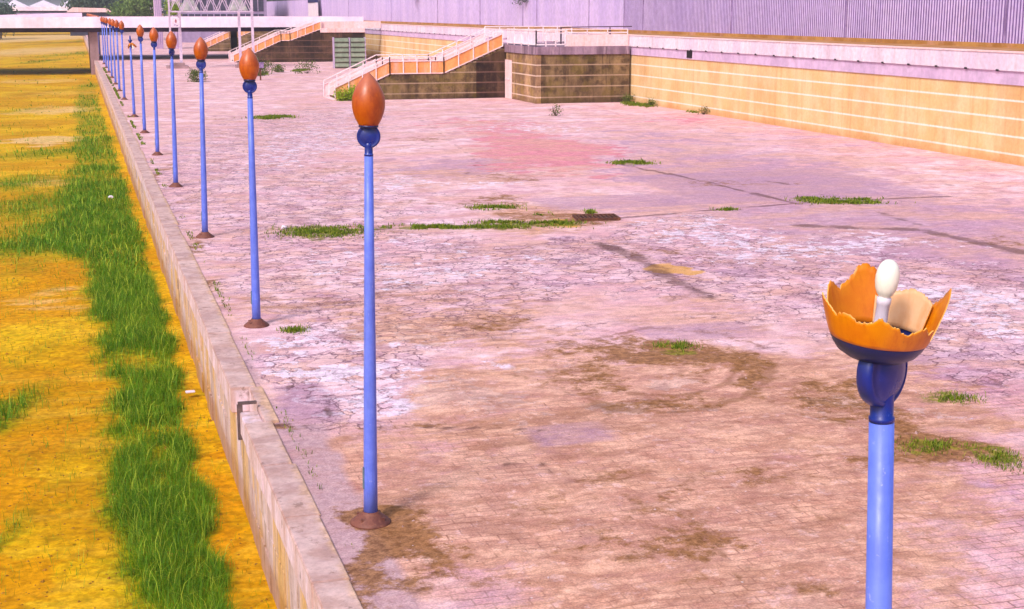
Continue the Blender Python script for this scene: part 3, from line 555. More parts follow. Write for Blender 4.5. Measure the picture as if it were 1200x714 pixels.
rim = sorted([(180,.19),(195,.165),(205,.12),(218,.155),(225,.15),(232,.115),(246,.125),(254,.165),(262,.14),(270,.13),(281,.085),(290,.10),(302,.115),(312,.08),(320,.10),(327,.05),(336,.03),(346,.10),(353,.2),(360,.262),
     (12,.19),(24,.12),(40,.12),(52,.11),(66,.13),(72,.16),(79,.22),(88,.262),(97,.275),(103,.26),(108,.22),(112,.20),(118,.19),(123,.165),(131,.19),(138,.205),(143,.18),(147,.12),(152,.09),(160,.11),(170,.15),(0,.262)])
rim = [(a, max(.015, h-.016) if h < .13 else .102+(h-.13)*.86) for a, h in rim]
def rim_h(a):
    a = a % 360
    for (a0, h0), (a1, h1) in zip(rim, rim[1:]):
        if a0 <= a <= a1: return h0+(h1-h0)*((a-a0)/max(1e-6, a1-a0))
    return .2
def shell(a0, a1, n, hf, r0, r1, th, zb=0., M4=HT, out_m='shell', name='lamp_shade', parent=None, rows=9, jag=.006, seed=3):
    q = random.Random(seed); vo = []; vi = []; closed = abs(a1-a0-360) < 1e-6
    cols = n if closed else n+1
    for i in range(cols):
        a = a0+(a1-a0)*i/n; H = hf(a)+q.uniform(-jag, jag)
        for j in range(rows):
            z = zb+(H-zb)*j/(rows-1); t = min(1., max(0., z/.27))
            r = r0+(r1-r0)*(t**.85) - .018*max(0, t-.55)**2*5
            ca, sa = math.cos(R(a)), math.sin(R(a))
            vo.append(M4 @ Vector((r*ca, r*sa, z))); vi.append(M4 @ Vector(((r-th)*ca, (r-th)*sa, z+ (.002 if j == rows-1 else 0))))
    N = cols*rows; F1 = []; F2 = []; F3 = []
    for i in range(n):
        i2 = (i+1) % cols
        for j in range(rows-1):
            F1.append((i*rows+j, i2*rows+j, i2*rows+j+1, i*rows+j+1))
            F2.append((N+i*rows+j+1, N+i2*rows+j+1, N+i2*rows+j, N+i*rows+j))
        F3.append((i*rows+rows-1, i2*rows+rows-1, N+i2*rows+rows-1, N+i*rows+rows-1))
        F3.append((N+i*rows, N+i2*rows, i2*rows, i*rows))
    if not closed:
        for j in range(rows-1):
            F3.append((j, j+1, N+j+1, N+j)); e = (cols-1)*rows
            F3.append((N+e+j, N+e+j+1, e+j+1, e+j))
    me = bpy.data.meshes.new(name); me.from_pydata(vo+vi, [], F1+F2+F3)
    me.materials.append(M[out_m]); me.materials.append(M['edge'])
    for i, p in enumerate(me.polygons):
        p.use_smooth = i < len(F1)+len(F2); p.material_index = 1 if i >= len(F1)+len(F2) else 0
    o = bpy.data.objects.new(name, me); C.objects.link(o); o.parent = parent; return o
shell(0, 360, 220, rim_h, .180, .268, .004, .004, parent=L1)
def lining_h(a): return .155-.0008*abs(a-45) + .012*math.sin(a*.05)
shell(12, 84, 40, lining_h, .168, .235, .004, .01, out_m='shell_in', name='lining_fragment', parent=L1, jag=.004)
MB().lathe([(.03,.0),(.034,.005),(.034,.045),(.026,.05),(.024,.19),(.027,.195),(.027,.218),(.02,.222)], 24, HT @ Matrix.Translation((-.0,0,-.06))).build('socket', M['socket'], L1)
MB().lathe([(.019,.155),(.021,.162),(.031,.174),(.0395,.194),(.0435,.220),(.044,.240),(.0415,.262),(.035,.282),(.025,.296),(.013,.304),(.002,.306)], 28, HT).build('bulb', M['bulb'], L1)
L1.location = (3.055, 4.56, 0); L1.rotation_euler = (0, R(-2.5), 0)

# eighth lamp: broken head hanging upside down
L8 = empty('broken_lamp_post', (2.83, 79.85, 0), label='far lamp post whose smashed orange head hangs down beside its bent top', cat='lamp post', group=GL)
MB().lathe([(.235,0),(.232,.018),(.20,.045),(.13,.10),(.098,.125),(.092,.14)], 24).build('base_flange', M['flange'], L8)
MB().lathe([(.080,.1),(.078,.5),(.070,1.6),(.058,2.9),(.050,3.75)], 20).build('pole', M['pole'], L8)
MB().lathe([(.05,3.74),(.045,3.9),(.06,4.0),(.11,4.06),(.12,4.1),(.05,4.15),(.03,4.35)], 20).build('neck', M['neck'], L8)
F8 = Matrix.Translation((.02,-.05,3.95)) @ Matrix.Rotation(R(172), 4, 'X') @ Matrix.Rotation(R(12), 4, 'Y')
shell(0, 360, 60, lambda a: .16+.13*math.sin(R(a)*4+1)*math.sin(R(a)*3), .09, .30, .01, .0, M4=F8, parent=L8, seed=5, jag=.02)
MB().lathe([(.03,.1),(.045,.2),(.05,.26),(.04,.33),(.01,.36)], 16, Matrix.Translation((.06,-.08,0)) @ F8).build('bulb', M['bulb'], L8)

# ------------------------------------------------------------------ main wall
mw = empty('retaining_wall', (33.5, 40, 0), label='long ochre retaining wall with white coping on the right of the quay', cat='wall')
o = MB().box(33.5, 33.9, -12, 720, -.3, 2.94).build('wall_face', M['wall_ochre'], mw); local(o, mw)
o = MB().box(33.44, 33.92, -12, 720, 2.945, 3.445).build('lilac_band', M['lilac_coping'], mw); local(o, mw)
cp = MB(); yy = -12
while yy < 330: cp.box(33.36, 33.93, yy, yy+3.985, 3.45, 4.12); yy += 4
o = cp.build('coping', M['white_coping'], mw, .012); local(o, mw)
cp = MB().box(33.33, 34.0, -12, 330, 4.122, 4.17); o = cp.build('cap', M['pink_panel'], mw); local(o, mw)
wh = MB(); yy = 20
while yy < 170: wh.box(33.34, 33.45, yy, yy+.16, 3.43, 3.5); yy += 2.02
o = wh.build('drip_notches', M['black'], mw); local(o, mw)
o = MB().box(33.40, 33.46, 74.6, 75.3, 3.02, 3.44).build('drain_opening', M['black'], mw); local(o, mw)

# corrugated metal fence on the walkway behind
fe = empty('metal_fence', (38, 50, 4.12), label='tall lilac corrugated metal fence behind the white topped wall', cat='fence')
pts = []; y = 14.
while y < 318:
    p = .21
    pts += [(0., y), (0., y+p*.34), (-.07, y+p*.40), (-.07, y+p*.94)]; y += p
V = []; F = []
for (dx, yy) in pts: V += [(38+dx, yy, 4.3), (38+dx, yy, 7.38)]
F = [(2*i, 2*i+2, 2*i+3, 2*i+1) for i in range(len(pts)-1)]
mb = MB(); mb.add(V, F); o = mb.build('corrugated_sheet', M['fence'], fe); local(o, fe)
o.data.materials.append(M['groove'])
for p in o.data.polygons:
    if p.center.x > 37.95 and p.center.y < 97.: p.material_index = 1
o = MB().box(37.9, 38.12, 14, 318, 4.1, 4.31).build('base_rail', M['walk'], fe); local(o, fe)
o = MB().box(37.93, 38.1, 14, 318, 7.38, 7.46).build('top_rail', M['fence_post'], fe); local(o, fe)
o = MB().box(38.12, 38.18, 14, 318, 4.3, 7.38).build('backing_board', M['fence_post'], fe); local(o, fe)
for yy in (40, 52.3, 65.5, 79, 93, 96.5, 104, 117, 121, 135, 152, 176, 205, 240, 280):
    o = MB().box(37.88, 37.95, yy, yy+.06, 4.31, 7.5).build('post', M['fence_post'], fe); local(o, fe)

# ------------------------------------------------------------------ stair blocks
def rail_run(mb, pts, y, h=.95, post_every=1.6, t=.05):
    """handrail with posts following (x, z) points"""
    for (x0, z0), (x1, z1) in zip(pts, pts[1:]):
        mb.bar((x0, y, z0+h), (x1, y, z1+h), t, t)
        mb.bar((x0, y, z0+h-.28), (x1, y, z1+h-.28), t*.7, t*.7)
        L = math.hypot(x1-x0, z1-z0); n = max(1, round(L/post_every))
        for i in range(n+1):
            s_ = i/n; x = x0+(x1-x0)*s_; z = z0+(z1-z0)*s_
            mb.box(x-t/2, x+t/2, y-t/2, y+t/2, z, z+h)
def stair(name, label, yf, prof, xtop, xend, width, bodymat='wall_dark', xdark=None):
    t = empty(name, (prof[-1][0], yf, 0), label=label, cat='staircase')
    # solid body with stepped top, one prism per flight
    poly = [(xtop, -.2), (xtop, prof[0][1])]
    for (x0, z0), (x1, z1) in zip(prof, prof[1:]):
        if abs(z1-z0) < .01: poly += [(x0, z0), (x1, z1)]; continue
        n = max(3, round((z0-z1)/.165))
        for i in range(n):
            xa = x0+(x1-x0)*i/n; xb = x0+(x1-x0)*(i+1)/n; z = z0-(z0-z1)*(i+1)/n
            poly += [(xa, z), (xb, z)]
    poly += [(prof[-1][0], -.2)]
    q = [poly[0]]
    for p_ in poly[1:]:
        if math.hypot(p_[0]-q[-1][0], p_[1]-q[-1][1]) > 1e-4: q.append(p_)
    body = MB()
    # split the stepped polygon in vertical strips (keeps faces convex)
    tops = q[1:-1]
    for a, b in zip(tops, tops[1:]):
        if abs(a[0]-b[0]) > 1e-4: body.box(min(a[0],b[0]), max(a[0],b[0]), yf, yf+width, -.2, min(a[1], b[1]) if abs(a[1]-b[1]) > 1e-4 else a[1])
    o = body.build('stair_body', M[bodymat], t); local(o, t)
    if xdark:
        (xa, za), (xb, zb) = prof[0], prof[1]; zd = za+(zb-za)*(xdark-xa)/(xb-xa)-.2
        o = MB().prism([(xdark,-.2),(xdark,zd),(xa,za-.2),(xtop,za-.2),(xtop,-.2)], yf-.02, yf-.003).build('dark_face', M['wall_black'], t); local(o, t)  # thin darker sheet over the upper end of the flank
    tm = MB()
    for a, b in zip(tops, tops[1:]):
        if abs(a[0]-b[0]) > 1e-4: tm.box(min(a[0],b[0])-.02, max(a[0],b[0])-.022, yf+.14, yf+width-.2, min(a[1],b[1])+.002, min(a[1],b[1])+.04)
    o = tm.build('treads', M['pink_panel'], t); local(o, t)
    mm = MB(); rail_run(mm, prof, yf+width*.5, 1.0, 1.5, .06)
    o = mm.build('middle_rail', M['rail_white'], t); local(o, t)
    # solid parapets on both sides
    for side, y0, mat in (('near', yf-.03, 'salmon'), ('far', yf+width-.12, 'pink_panel')):
        pm = MB()
        for (x0, z0), (x1, z1) in zip(prof, prof[1:]):
            pm.prism([(x0, z0+.02), (x0, z0+.78), (x1+.02, z1+.78), (x1+.02, z1+.02)], y0, y0+.12)
        o = pm.build('parapet', M[mat], t); local(o, t)
        cm = MB()
        for (x0, z0), (x1, z1) in zip(prof, prof[1:]):
            cm.bar((x0, y0+.06, z0+.81), (x1, y0+.06, z1+.81), .17, .06)
            cm.bar((x0, y0+.05, z0+.03), (x1, y0+.05, z1+.03), .16, .07)
        o = cm.build('parapet_cap', M['pink_panel'], t); local(o, t)
        rm = MB(); rail_run(rm, prof, y0-.04, 1.1, 1.0, .06)
        o = rm.build('handrail', M['rail_white'], t); local(o, t)
    return t
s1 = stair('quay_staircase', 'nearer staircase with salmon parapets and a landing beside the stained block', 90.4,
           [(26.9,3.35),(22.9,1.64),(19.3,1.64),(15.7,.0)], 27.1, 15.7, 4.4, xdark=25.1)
s2 = stair('quay_staircase', 'farther staircase with orange parapet rising from left to dark stained wall', 160.,
           [(26.4,3.62),(22.9,2.35),(21.9,2.35),(16.6,.0)], 26.41, 16.6, 5., bodymat='wall_black')
s3 = stair('quay_staircase', 'small distant staircase with orange parapet seen under the bridge', 205.,
           [(25.6,3.4),(22,1.9),(20.8,1.9),(16.5,.0)], 25.59, 16.5, 5.)
def block(name, label, x0, x1, y0, y1, mat='wall_dark', ztop=3.48, coping='grey_coping'):
    t = empty(name, (x0, y0, 0), label=label, cat='platform')
    o = MB().box(x0, x1, y0, y1, -.2, ztop-.5).build('wall', M[mat], t); local(o, t)
    cm = MB(); n = max(1, round((x1-x0)/1.7)); w = (x1-x0+.1)/n
    for i in range(n): cm.box(x0-.1+i*w, x0-.1+(i+1)*w-.02, y0-.1, y1, ztop-.495, ztop)
    o = cm.build('coping', M[coping], t, .015); local(o, t)
    return t
b1 = block('viewing_platform', 'square stained masonry platform with white railing against the ochre wall', 27.15, 33.33, 83.9, 94.8)
# quoin and lighter side face
o = MB().box(27.13, 27.149, 84.4, 90.3, 0., 2.97).build('side_face', M['wall_side'], b1); local(o, b1)
o = MB().box(27.1, 27.45, 83.86, 84.39, -.1, 2.97).build('corner_stone', M['wall_side'], b1); local(o, b1)
dr = MB().box(27.05, 27.128, 88.95, 90.3, 0, 2.5).build('door', M['pink_panel'], b1, .01); local(dr, b1)
o = MB().box(27.02, 27.048, 89.1, 90.15, 1.2, 1.32).build('door_rail', M['rail_white'], b1); local(o, b1)
# white railing on the left part, pinkish solid parapet on the right
rm = MB()
def rail_line(a, b, z0, h, n, t=.07):
    for i in range(n+1):
        x = a[0]+(b[0]-a[0])*i/n; y = a[1]+(b[1]-a[1])*i/n
        rm.box(x-t/2, x+t/2, y-t/2, y+t/2, z0, z0+h)
    rm.bar((a[0],a[1],z0+h), (b[0],b[1],z0+h), t*1.4, t); rm.bar((a[0],a[1],z0+.12), (b[0],b[1],z0+.12), t, t)
    rm.bar((a[0],a[1],z0+h-.18), (b[0],b[1],z0+h-.18), t*.7, t*.7)
rail_line((27.2,84.1), (27.2,90.2), 3.48, 1.0, 4); rail_line((27.2,84.1), (29.1,84.1), 3.48, 1.0, 3)
o = rm.build('railing', M['rail_white'], b1); local(o, b1)
rm = MB(); rail_line((26.9,94.6), (33.2,94.6), 3.48, 1.1, 6); o = rm.build('railing', M['rail_white'], b1); local(o, b1)
pn = MB().box(27.23, 27.27, 84.2, 90.1, 3.6, 4.2); o = pn.build('rail_panel', M['white_coping'], b1); local(o, b1)
pn = MB().box(29.16, 33.3, 84.05, 84.17, 3.485, 4.2); o = pn.build('parapet', M['pink_panel'], b1); local(o, b1)
rm = MB(); rail_line((29.2,84.11), (33.25,84.11), 4.2, .32, 3, .05); o = rm.build('top_rail', M['rail_white'], b1); local(o, b1)
o = MB().bar((29.6, 86.5, 4.62), (34.6, 86.8, 4.66), .07, .06).build('dark_barrier', M['rail_dark'], b1); local(o, b1)
o = MB().box(29.6, 29.68, 86.45, 86.55, 3.48, 4.6).box(33.0, 33.08, 86.62, 86.72, 3.48, 4.6).build('barrier_post', M['rail_dark'], b1); local(o, b1)
o = MB().box(26.95, 27.1, 90.45, 94.7, -.1, 3.4).build('back_wall', M['wall_black'], b1); local(o, b1)
b2 = block('stair_platform', 'dark streaked masonry block at the head of the farther staircase', 26.42, 31.4, 160.02, 169.5, 'wall_black', 3.72, 'pink_panel')
o = MB().box(26.5, 33.3, 160.3, 160.42, 3.725, 4.45).build('parapet', M['pink_panel'], b2); local(o, b2)
b3 = block('stair_platform', 'distant masonry block at the head of the staircase under the bridge', 25.6, 33.3, 205.02, 212, 'wall_dark', 3.4, 'pink_panel')

# ------------------------------------------------------------------ bridges
bg = empty('road_bridge', (0, 170, 0), label='long white road bridge crossing channel and quay on concrete piers', cat='bridge')
o = MB().box(-75, 33.2, 170, 170.5, 3.72, 4.93).build('fascia', M['bridge_white'], bg); local(o, bg)
o = MB().box(-75, 33.2, 170.52, 188, 4.2, 4.86).build('deck', M['bridge_pink'], bg); local(o, bg)
o = MB().box(-75, 33.2, 170.9, 187.6, 3.22, 4.195).build('girder', M['bridge_dark'], bg); local(o, bg)
pp = []
for i in range(41):   # ends where the lamp row passes
    x = -75+i*1.9; pp.append((x, 5.0+.36*math.exp(-((x-1.5)/9.)**2)))
pm = MB()
pm.box(1.2, 33.2, 188.02, 188.3, 4.3, 4.9)
for a, b in zip(pp, pp[1:]): pm.prism([(a[0],4.3),(a[0],a[1]),(b[0],b[1]),(b[0],4.3)], 188.02, 188.3)
o = pm.build('far_parapet', M['bridge_pink'], bg); local(o, bg)
for x, y in ((1.55,171.2),(1.55,184.5),(19.0,184.6),(31.9,184.6)):
    o = MB().box(x, x+(.95 if x < 5 else .75), y, y+1.3, -1.9 if x < 5 else -.2, 3.215).build('pier', M['pier'] if x < 5 else M['bridge_dark'], bg); local(o, bg)
fb = empty('far_bridge', (-5, 450, 0), label='pale distant bridge crossing the channel between the far trees', cat='bridge')
o = MB().box(-70, 30, 450, 451, 5.5, 6.7).build('fascia', M['bridge_white'], fb); local(o, fb)
o = MB().box(-70, 30, 451.05, 462, 4.9, 5.9).build('girder', M['bridge_dark'], fb); local(o, fb)
for x in (-40, 6): 
    o = MB().box(x, x+1.5, 453, 456, -1.9, 4.88).build('pier', M['pier'], fb); local(o, fb)

# ------------------------------------------------------------------ steel lattice gantry
ga = empty('lattice_gantry', (9, 146, 0), label='pale steel gantry with crossed lattice standing on concrete blocks', cat='gantry')
for x, y, top, w in ((10.0,146,5.5,.26), (15.85,146,5.5,.24), (9.15,147.5,12.,.17), (17.1,145.5,12.,.24)):
    o = MB().box(x-w/2, x+w/2, y-w/2, y+w/2, .5, top).build('post', M['steel_white'], ga); local(o, ga)
for x, y, w in ((9.6,146,1.4),(15.95,146,.8),(17.1,145.5,.8)):
    o = MB().box(x-w*.75, x+w*.75, y-w*.6, y+w*.6, -.1, .28).box(x-w/2, x+w/2, y-w*.4, y+w*.4, .28, .56).build('footing', M['pier'], ga, .02); local(o, ga)
lt = MB()
for yy in (145.4, 147.6):
    lt.bar((9.15,yy,5.55), (17.2,yy,5.55), .14); lt.bar((9.15,yy,8.3), (17.2,yy,8.3), .14)
    n = 7; w = 8.05/n
    for i in range(n):
        x = 9.15+i*w
        lt.bar((x,yy,5.6), (x+w,yy,8.25), .075); lt.bar((x+w,yy,5.6), (x,yy,8.25), .075)
for i in range(8): x = 9.15+i*1.15; lt.bar((x,145.4,5.55), (x,147.6,5.55), .09)
o = lt.build('lattice', M['steel_white'], ga); local(o, ga)
for x in (11.2, 16.1):
    o = MB().add([(x-.95,148,5.65),(x+.95,148,5.65),(x+.95,149.9,5.65),(x-.95,149.9,5.65),(x,148.95,7.5)], [(0,1,4),(1,2,4),(2,3,4),(3,0,4),(3,2,1,0)]).build('glass_pyramid', M['pyramid'], ga); local(o, ga)
sg = empty('square_sign', (9.6, 145.2, 4.5), label='small white square sign with a red mark fixed between the gantry posts', cat='sign')
MB().box(-.36, .36, -.02, .02, -.45, .45).build('plate', M['sign'], sg)
MB().add([(-.12,-.03,.1),(.12,-.03,.1),(0,-.03,.36)], [(0,1,2)]).box(-.05,.05,-.035,-.022,-.05,.11).build('red_mark', M['sign_red'], sg)
MB().box(-.17,-.04,-.035,-.022,-.3,-.18).box(.02,.2,-.035,-.022,-.34,-.26).build('dark_mark', M['fence_post'], sg)

# ------------------------------------------------------------------ louvred cabinets, post box, pylon
cb = empty('louvred_cabinet', (26.1, 141, 0), label='grey green double column of stacked louvred panels before the dark wall', cat='cabinet')
for cx in (-.82, .82):
    for i in range(6):
        z = .08+i*.49
        m = MB(); m.add([(cx-.70,0,z),(cx+.70,0,z),(cx+.70,-.12,z+.10),(cx-.70,-.12,z+.10),(cx-.70,.02,z+.44),(cx+.70,.02,z+.44),(cx+.70,.5,z+.44),(cx-.70,.5,z+.44),(cx-.70,.5,z),(cx+.70,.5,z)],
              [(0,1,2,3),(3,2,5,4),(4,5,6,7),(7,6,9,8),(8,9,1,0),(0,3,4,7,8),(1,9,6,5,2)])
        m.build('louvre', M['green_metal'], cb)
MB().box(-1.62,-1.54,-.05,.6,0,3.05).box(1.54,1.62,-.05,.6,0,3.05).box(-.07,.07,.05,.6,0,3.0).build('frame', M['steel'], cb)
MB().box(-1.5,1.5,.52,.58,.02,3.0).build('back_panel', M['black'], cb)
pb = empty('post_box', (14.5, 119, 0), label='small dark box on a short post among weeds left of the staircase', cat='box')
MB().box(-.06,.06,-.06,.06,0,1.0).build('post', M['rust'], pb)
MB().box(-.28,.28,-.2,.2,1.0,1.42).box(-.31,.31,-.23,.23,1.42,1.47).build('box', M['fence_post'], pb, .015)
py = empty('white_pylon', (37.1, 232, 4.12), label='bright white panel with navy top standing in front of the lilac fence', cat='pylon')
MB().box(-.15,.15,-4.2,4.2,.05,2.75).box(-.2,.2,-4.3,4.3,0,.1).build('panel', M['sign'], py)
MB().box(-.25,.25,-3.4,3.8,2.755,3.9).build('cap', M['navy'], py)

# ------------------------------------------------------------------ foliage
def leaves(name, centers, mat, parent, n, size, seed=0, flat=.75):
    """centers: (x,y,z,r). leaf quads gathered in small clumps inside lumpy volumes"""
    g = np.random.default_rng(seed); V = []; T = []
    cs = np.array(centers); wts = cs[:,3]**2; wts /= wts.sum()
    nc = max(8, n//26); idx = g.choice(len(cs), nc, p=wts)
    d = g.normal(size=(nc,3)); d /= np.linalg.norm(d, axis=1)[:,None]
    rad = cs[idx,3]*g.uniform(.45, 1.05, nc)**.6
    cc = cs[idx,:3]+d*rad[:,None]*np.array([1,1,flat])
    ci = g.integers(0, nc, n); p = cc[ci]+g.normal(size=(n,3))*size*2.4
    tint = np.clip(g.uniform(0,1,nc)[ci]*.6+g.uniform(0,.4,n), 0, 1)
    u = g.normal(size=(n,3)); u /= np.linalg.norm(u, axis=1)[:,None]
    w = g.normal(size=(n,3)); v = np.cross(u, w); v /= np.linalg.norm(v, axis=1)[:,None]
    s = size*g.uniform(.6, 1.3, n)[:,None]
    V = np.stack([p-u*s, p+v*s*.5, p+u*s, p-v*s*.5], 1).reshape(-1,3)
    F = np.arange(4*n).reshape(n,4)
    return np_mesh(name, V, [F], mat, attrs={'tint': np.repeat(tint, 4)}, parent=parent)
def tree(x, y, z, h, r, mat, label, seed=0, n=5000, size=.22, crown_lo=.35, group=None, lean=(0,0)):
    t = empty('tree', (x, y, z), label=label, cat='tree', group=group)
    q = random.Random(seed); m = MB(); cs = []
    pts = [Vector((0,0,-.2)), Vector((q.uniform(-.2,.2), 0, h*.3)), Vector((lean[0]*.5, lean[1]*.5, h*.55))]
    m.tube(pts[0], pts[1], h*.03, h*.024, 8); m.tube(pts[1], pts[2], h*.024, h*.014, 8)
    for i in range(9):
        a = 2*math.pi*i/9+q.uniform(-.3,.3); rr_ = r*q.uniform(.35,.75); zz = h*q.uniform(crown_lo+.1, .88)
        e = Vector((lean[0]+rr_*math.cos(a), lean[1]+rr_*math.sin(a), zz)); m.tube(pts[1].lerp(pts[2], q.uniform(.2,1)), e, h*.011, h*.003, 6)
        cs.append((e.x, e.y, e.z, r*q.uniform(.3,.5)))
    cs.append((lean[0], lean[1], h*.8, r*.5))
    m.build('trunk', M['bark'], t)
    leaves('crown', cs, M[mat], t, n, size, seed)
    return t
GT = 'trees beyond the bridge'
tree(-27, 380, -1.9, 10.6, 7, 'leaf_dark', 'dark green tree at the far left edge behind the bridge', 1, 6000, .4, group=GT)
tree(-18.5, 395, -1.9, 9.2, 4, 'leaf_dark', 'small dark tree just right of the far left one', 2, 3000, .4, group=GT)
tree(4, 370, -1.9, 13, 5.5, 'leaf_dark', 'tall dark tree behind the bridge over the lamp row', 3, 7000, .4, group=GT)
tree(10.5, 390, -1.9, 15, 7, 'leaf_dark', 'broad dark tree right of the tall one over the lamp row', 4, 7000, .4, group=GT)
tree(12.0, 290, 0, 9.6, 4.2, 'leaf_light', 'lighter green rounded tree left of the two concrete columns', 5, 7000, .3, group=GT)
tree(28, 350, 0, 11.5, 7, 'leaf_dark', 'dark tree behind the lattice gantry', 6, 6000, .4, group=GT)
tree(48, 330, 4, 6.5, 6, 'leaf_dark', 'dark low tree showing over the far end of the fence', 7, 6000, .4, group=GT)
tree(52, 300, 4, 6, 5, 'leaf_dark', 'dark round tree behind the fence left of the white pylon', 17, 5000, .4, group=GT)
def overhang(x, y, label, seed, low):
    t = tree(x, y, 4.12, 9, 4.2, 'leaf_dark', label, seed, 5000, .16, .45, 'trees behind the metal fence', (-1.4,0))
    q = random.Random(seed+50); cs = []
    m = MB()
    for i in range(5):
        e = Vector((37.55-x+q.uniform(-.3,.2), q.uniform(-1.7,1.7), low-4.12+q.uniform(.25,1.4)))
        m.tube((-1, e.y*.4, 5.2), (e.x, e.y*.9, 4.6), .05, .03, 6); m.tube((e.x, e.y*.9, 4.6), e, .03, .01, 6)
        for j in range(4): cs.append((e.x, e.y*(.9+.1*j/3), e.z+(4.6-e.z)*j/4, .26+.08*j))
    m.build('hanging_branch', M['bark'], t)
    leaves('hanging_leaves', cs, M['leaf_dark'], t, 1500, .09, seed+9, 1.)
overhang(40.5, 121, 'tree behind the fence with a dark branch hanging over it, nearer one', 8, 5.9)
overhang(40.5, 160, 'tree behind the fence with a small branch hanging over it, farther one', 9, 6.5)

def shrub(x, y, z, h, r, label, seed, mat='leaf_shrub', n=700, size=.07, group='shrubs growing from cracks on the quay'):
    t = empty('shrub', (x, y, z), label=label, cat='shrub', group=group); q = random.Random(seed); m = MB(); cs = []
    for i in range(8):
        a = q.uniform(0, 6.3); e = Vector((r*.7*math.cos(a)*q.uniform(.3,1), r*.7*math.sin(a)*q.uniform(.3,1), h*q.uniform(.45,.85)))
        m.tube((0,0,-.05), e, .02, .006, 5); cs.append((e.x, e.y, e.z, r*.4))
    cs.append((0,0,h*.3,r*.7)); m.build('stem', M['bark'], t); leaves('foliage', cs, M[mat], t, n, size, seed); return t
shrub(16.6, 90.0, 0, .75, 1.1, 'green bush at the foot of the nearer staircase', 1, 'leaf_bright', 1800, .07)
shrub(16.2, 130, 0, 1.35, .85, 'tallest dry green bush right of the dark box on a post', 2)
shrub(15.2, 127, 0, .6, 1.1, 'low spreading bush touching the tallest dry one', 3)
shrub(17.9, 134, 0, .5, .7, 'small low bush right of the tallest dry one', 13)
shrub(20.2, 131, 0, .7, 1.5, 'wide low bush before the dark stained wall', 4)
shrub(9.2, 117.5, 0, .8, .9, 'bushy green clump between the fourth and third lamp heads', 5, 'leaf_shrub', 1100)
shrub(33.0, 83.3, 0, .42, .36, 'green tuft in the corner where platform meets ochre wall', 6, 'leaf_shrub', 600, .045)
shrub(33.1, 79.6, 0, .34, .26, 'small green tuft at the ochre wall beside the corner tuft', 7, 'leaf_shrub', 450, .04)
shrub(33.2, 72.3, 0, .35, .5, 'lone yellowish tuft at the foot of the ochre wall', 8, 'leaf_shrub', 260, .035)
dw = shrub(25.0, 73.8, 0, .7, .4, 'pale dry weed standing alone on the quay before the platform', 9, 'leaf_shrub', 160, .05)
shrub(14.0, 215, 4.9, 2.0, 1.2, 'bright yellow green bush between the two concrete columns', 10, 'leaf_bright', 1500, .14, None)

# grass blades (numpy): one mesh of reeds on the channel bed, one of weeds on the quay
def blades(name, P, H, W, lean, mat, seed, tint=None):
    g = np.random.default_rng(seed); n = len(P)
    a = g.uniform(0, 2*np.pi, n); dirv = np.stack([np.cos(a), np.sin(a), np.zeros(n)], 1)
    b = a+np.pi/2+g.uniform(-.6,.6,n); w = np.stack([np.cos(b), np.sin(b), np.zeros(n)], 1)*W[:,None]/2
    up = np.array([0,0,1.]); Hc = H[:,None]; Lc = (lean*g.uniform(.2, 1.2, n))[:,None]
    mid = P+up*Hc*.58+dirv*Hc*Lc*.3; tip = P+up*Hc*(1-.25*Lc)+dirv*Hc*Lc*.95
    V = np.stack([P-w, P+w, mid+w*.75, mid-w*.75, tip], 1).reshape(-1,3)
    i = np.arange(n)*5
    Q = np.stack([i, i+1, i+2, i+3], 1); T = np.stack([i+3, i+2, i+4], 1)
    tint = g.uniform(0,1,n) if tint is None else tint
    return np_mesh(name, V, [Q, T], mat, attrs={'tint': np.repeat(tint, 5)})
g = np.random.default_rng(5)
PP = []; HH = []; WW = []; TT = []
for (y0, y1, dens, hh, ww) in ((13, 24, 2100, .34, .0065), (24, 40, 1000, .34, .010), (40, 70, 300, .34, .02), (70, 130, 60, .34, .04), (130, 260, 10, .36, .09)):
    x0 = -4.5 if y1 < 60 else -9; n = int(dens*(y1-y0)*(2-x0))
    x = g.uniform(x0, 1.9, n); y = g.uniform(y0, y1, n)
    m = grassf(x, y); clump = fbm(x, y, 2.2, 4); fine = fbm(x, y, 9., 6, 2)
    keep = g.uniform(0,1,n) < (np.clip((m-.12)*1.2, 0, 1)**2.6*np.clip((clump-.3)*1.6+m*.75, 0.05, 1)*np.clip(fine*2.4-.3, .12, 1)+.035*np.clip(clump*2-.6, 0, 1))
    x, y, m, clump = x[keep], y[keep], m[keep], clump[keep]
    z = bz(x, y); PP.append(np.stack([x, y, z-.02], 1))
    HH.append(hh*g.uniform(.35, 1.25, len(x))*(.55+.45*m)*(.75+.4*clump)); WW.append(ww*g.uniform(.6, 1.3, len(x)))
    tt = np.clip(fbm(x, y, 1.3, 12)*.5-.05+g.uniform(0,.6,len(x)), 0, 1); lg = g.uniform(0,1,len(x)) < .07
    tt[lg] = 1.; HH[-1][lg] *= 1.35; TT.append(tt)
P_ = np.concatenate(PP); print('grass blades', len(P_))
tag(blades('channel_grass', P_, np.concatenate(HH), np.concatenate(WW), 1.05, M['grass'], 3, np.concatenate(TT)),
    'green reed grass growing on the yellow channel bed', 'grass', kind='stuff')
PP = []; HH = []; WW = []
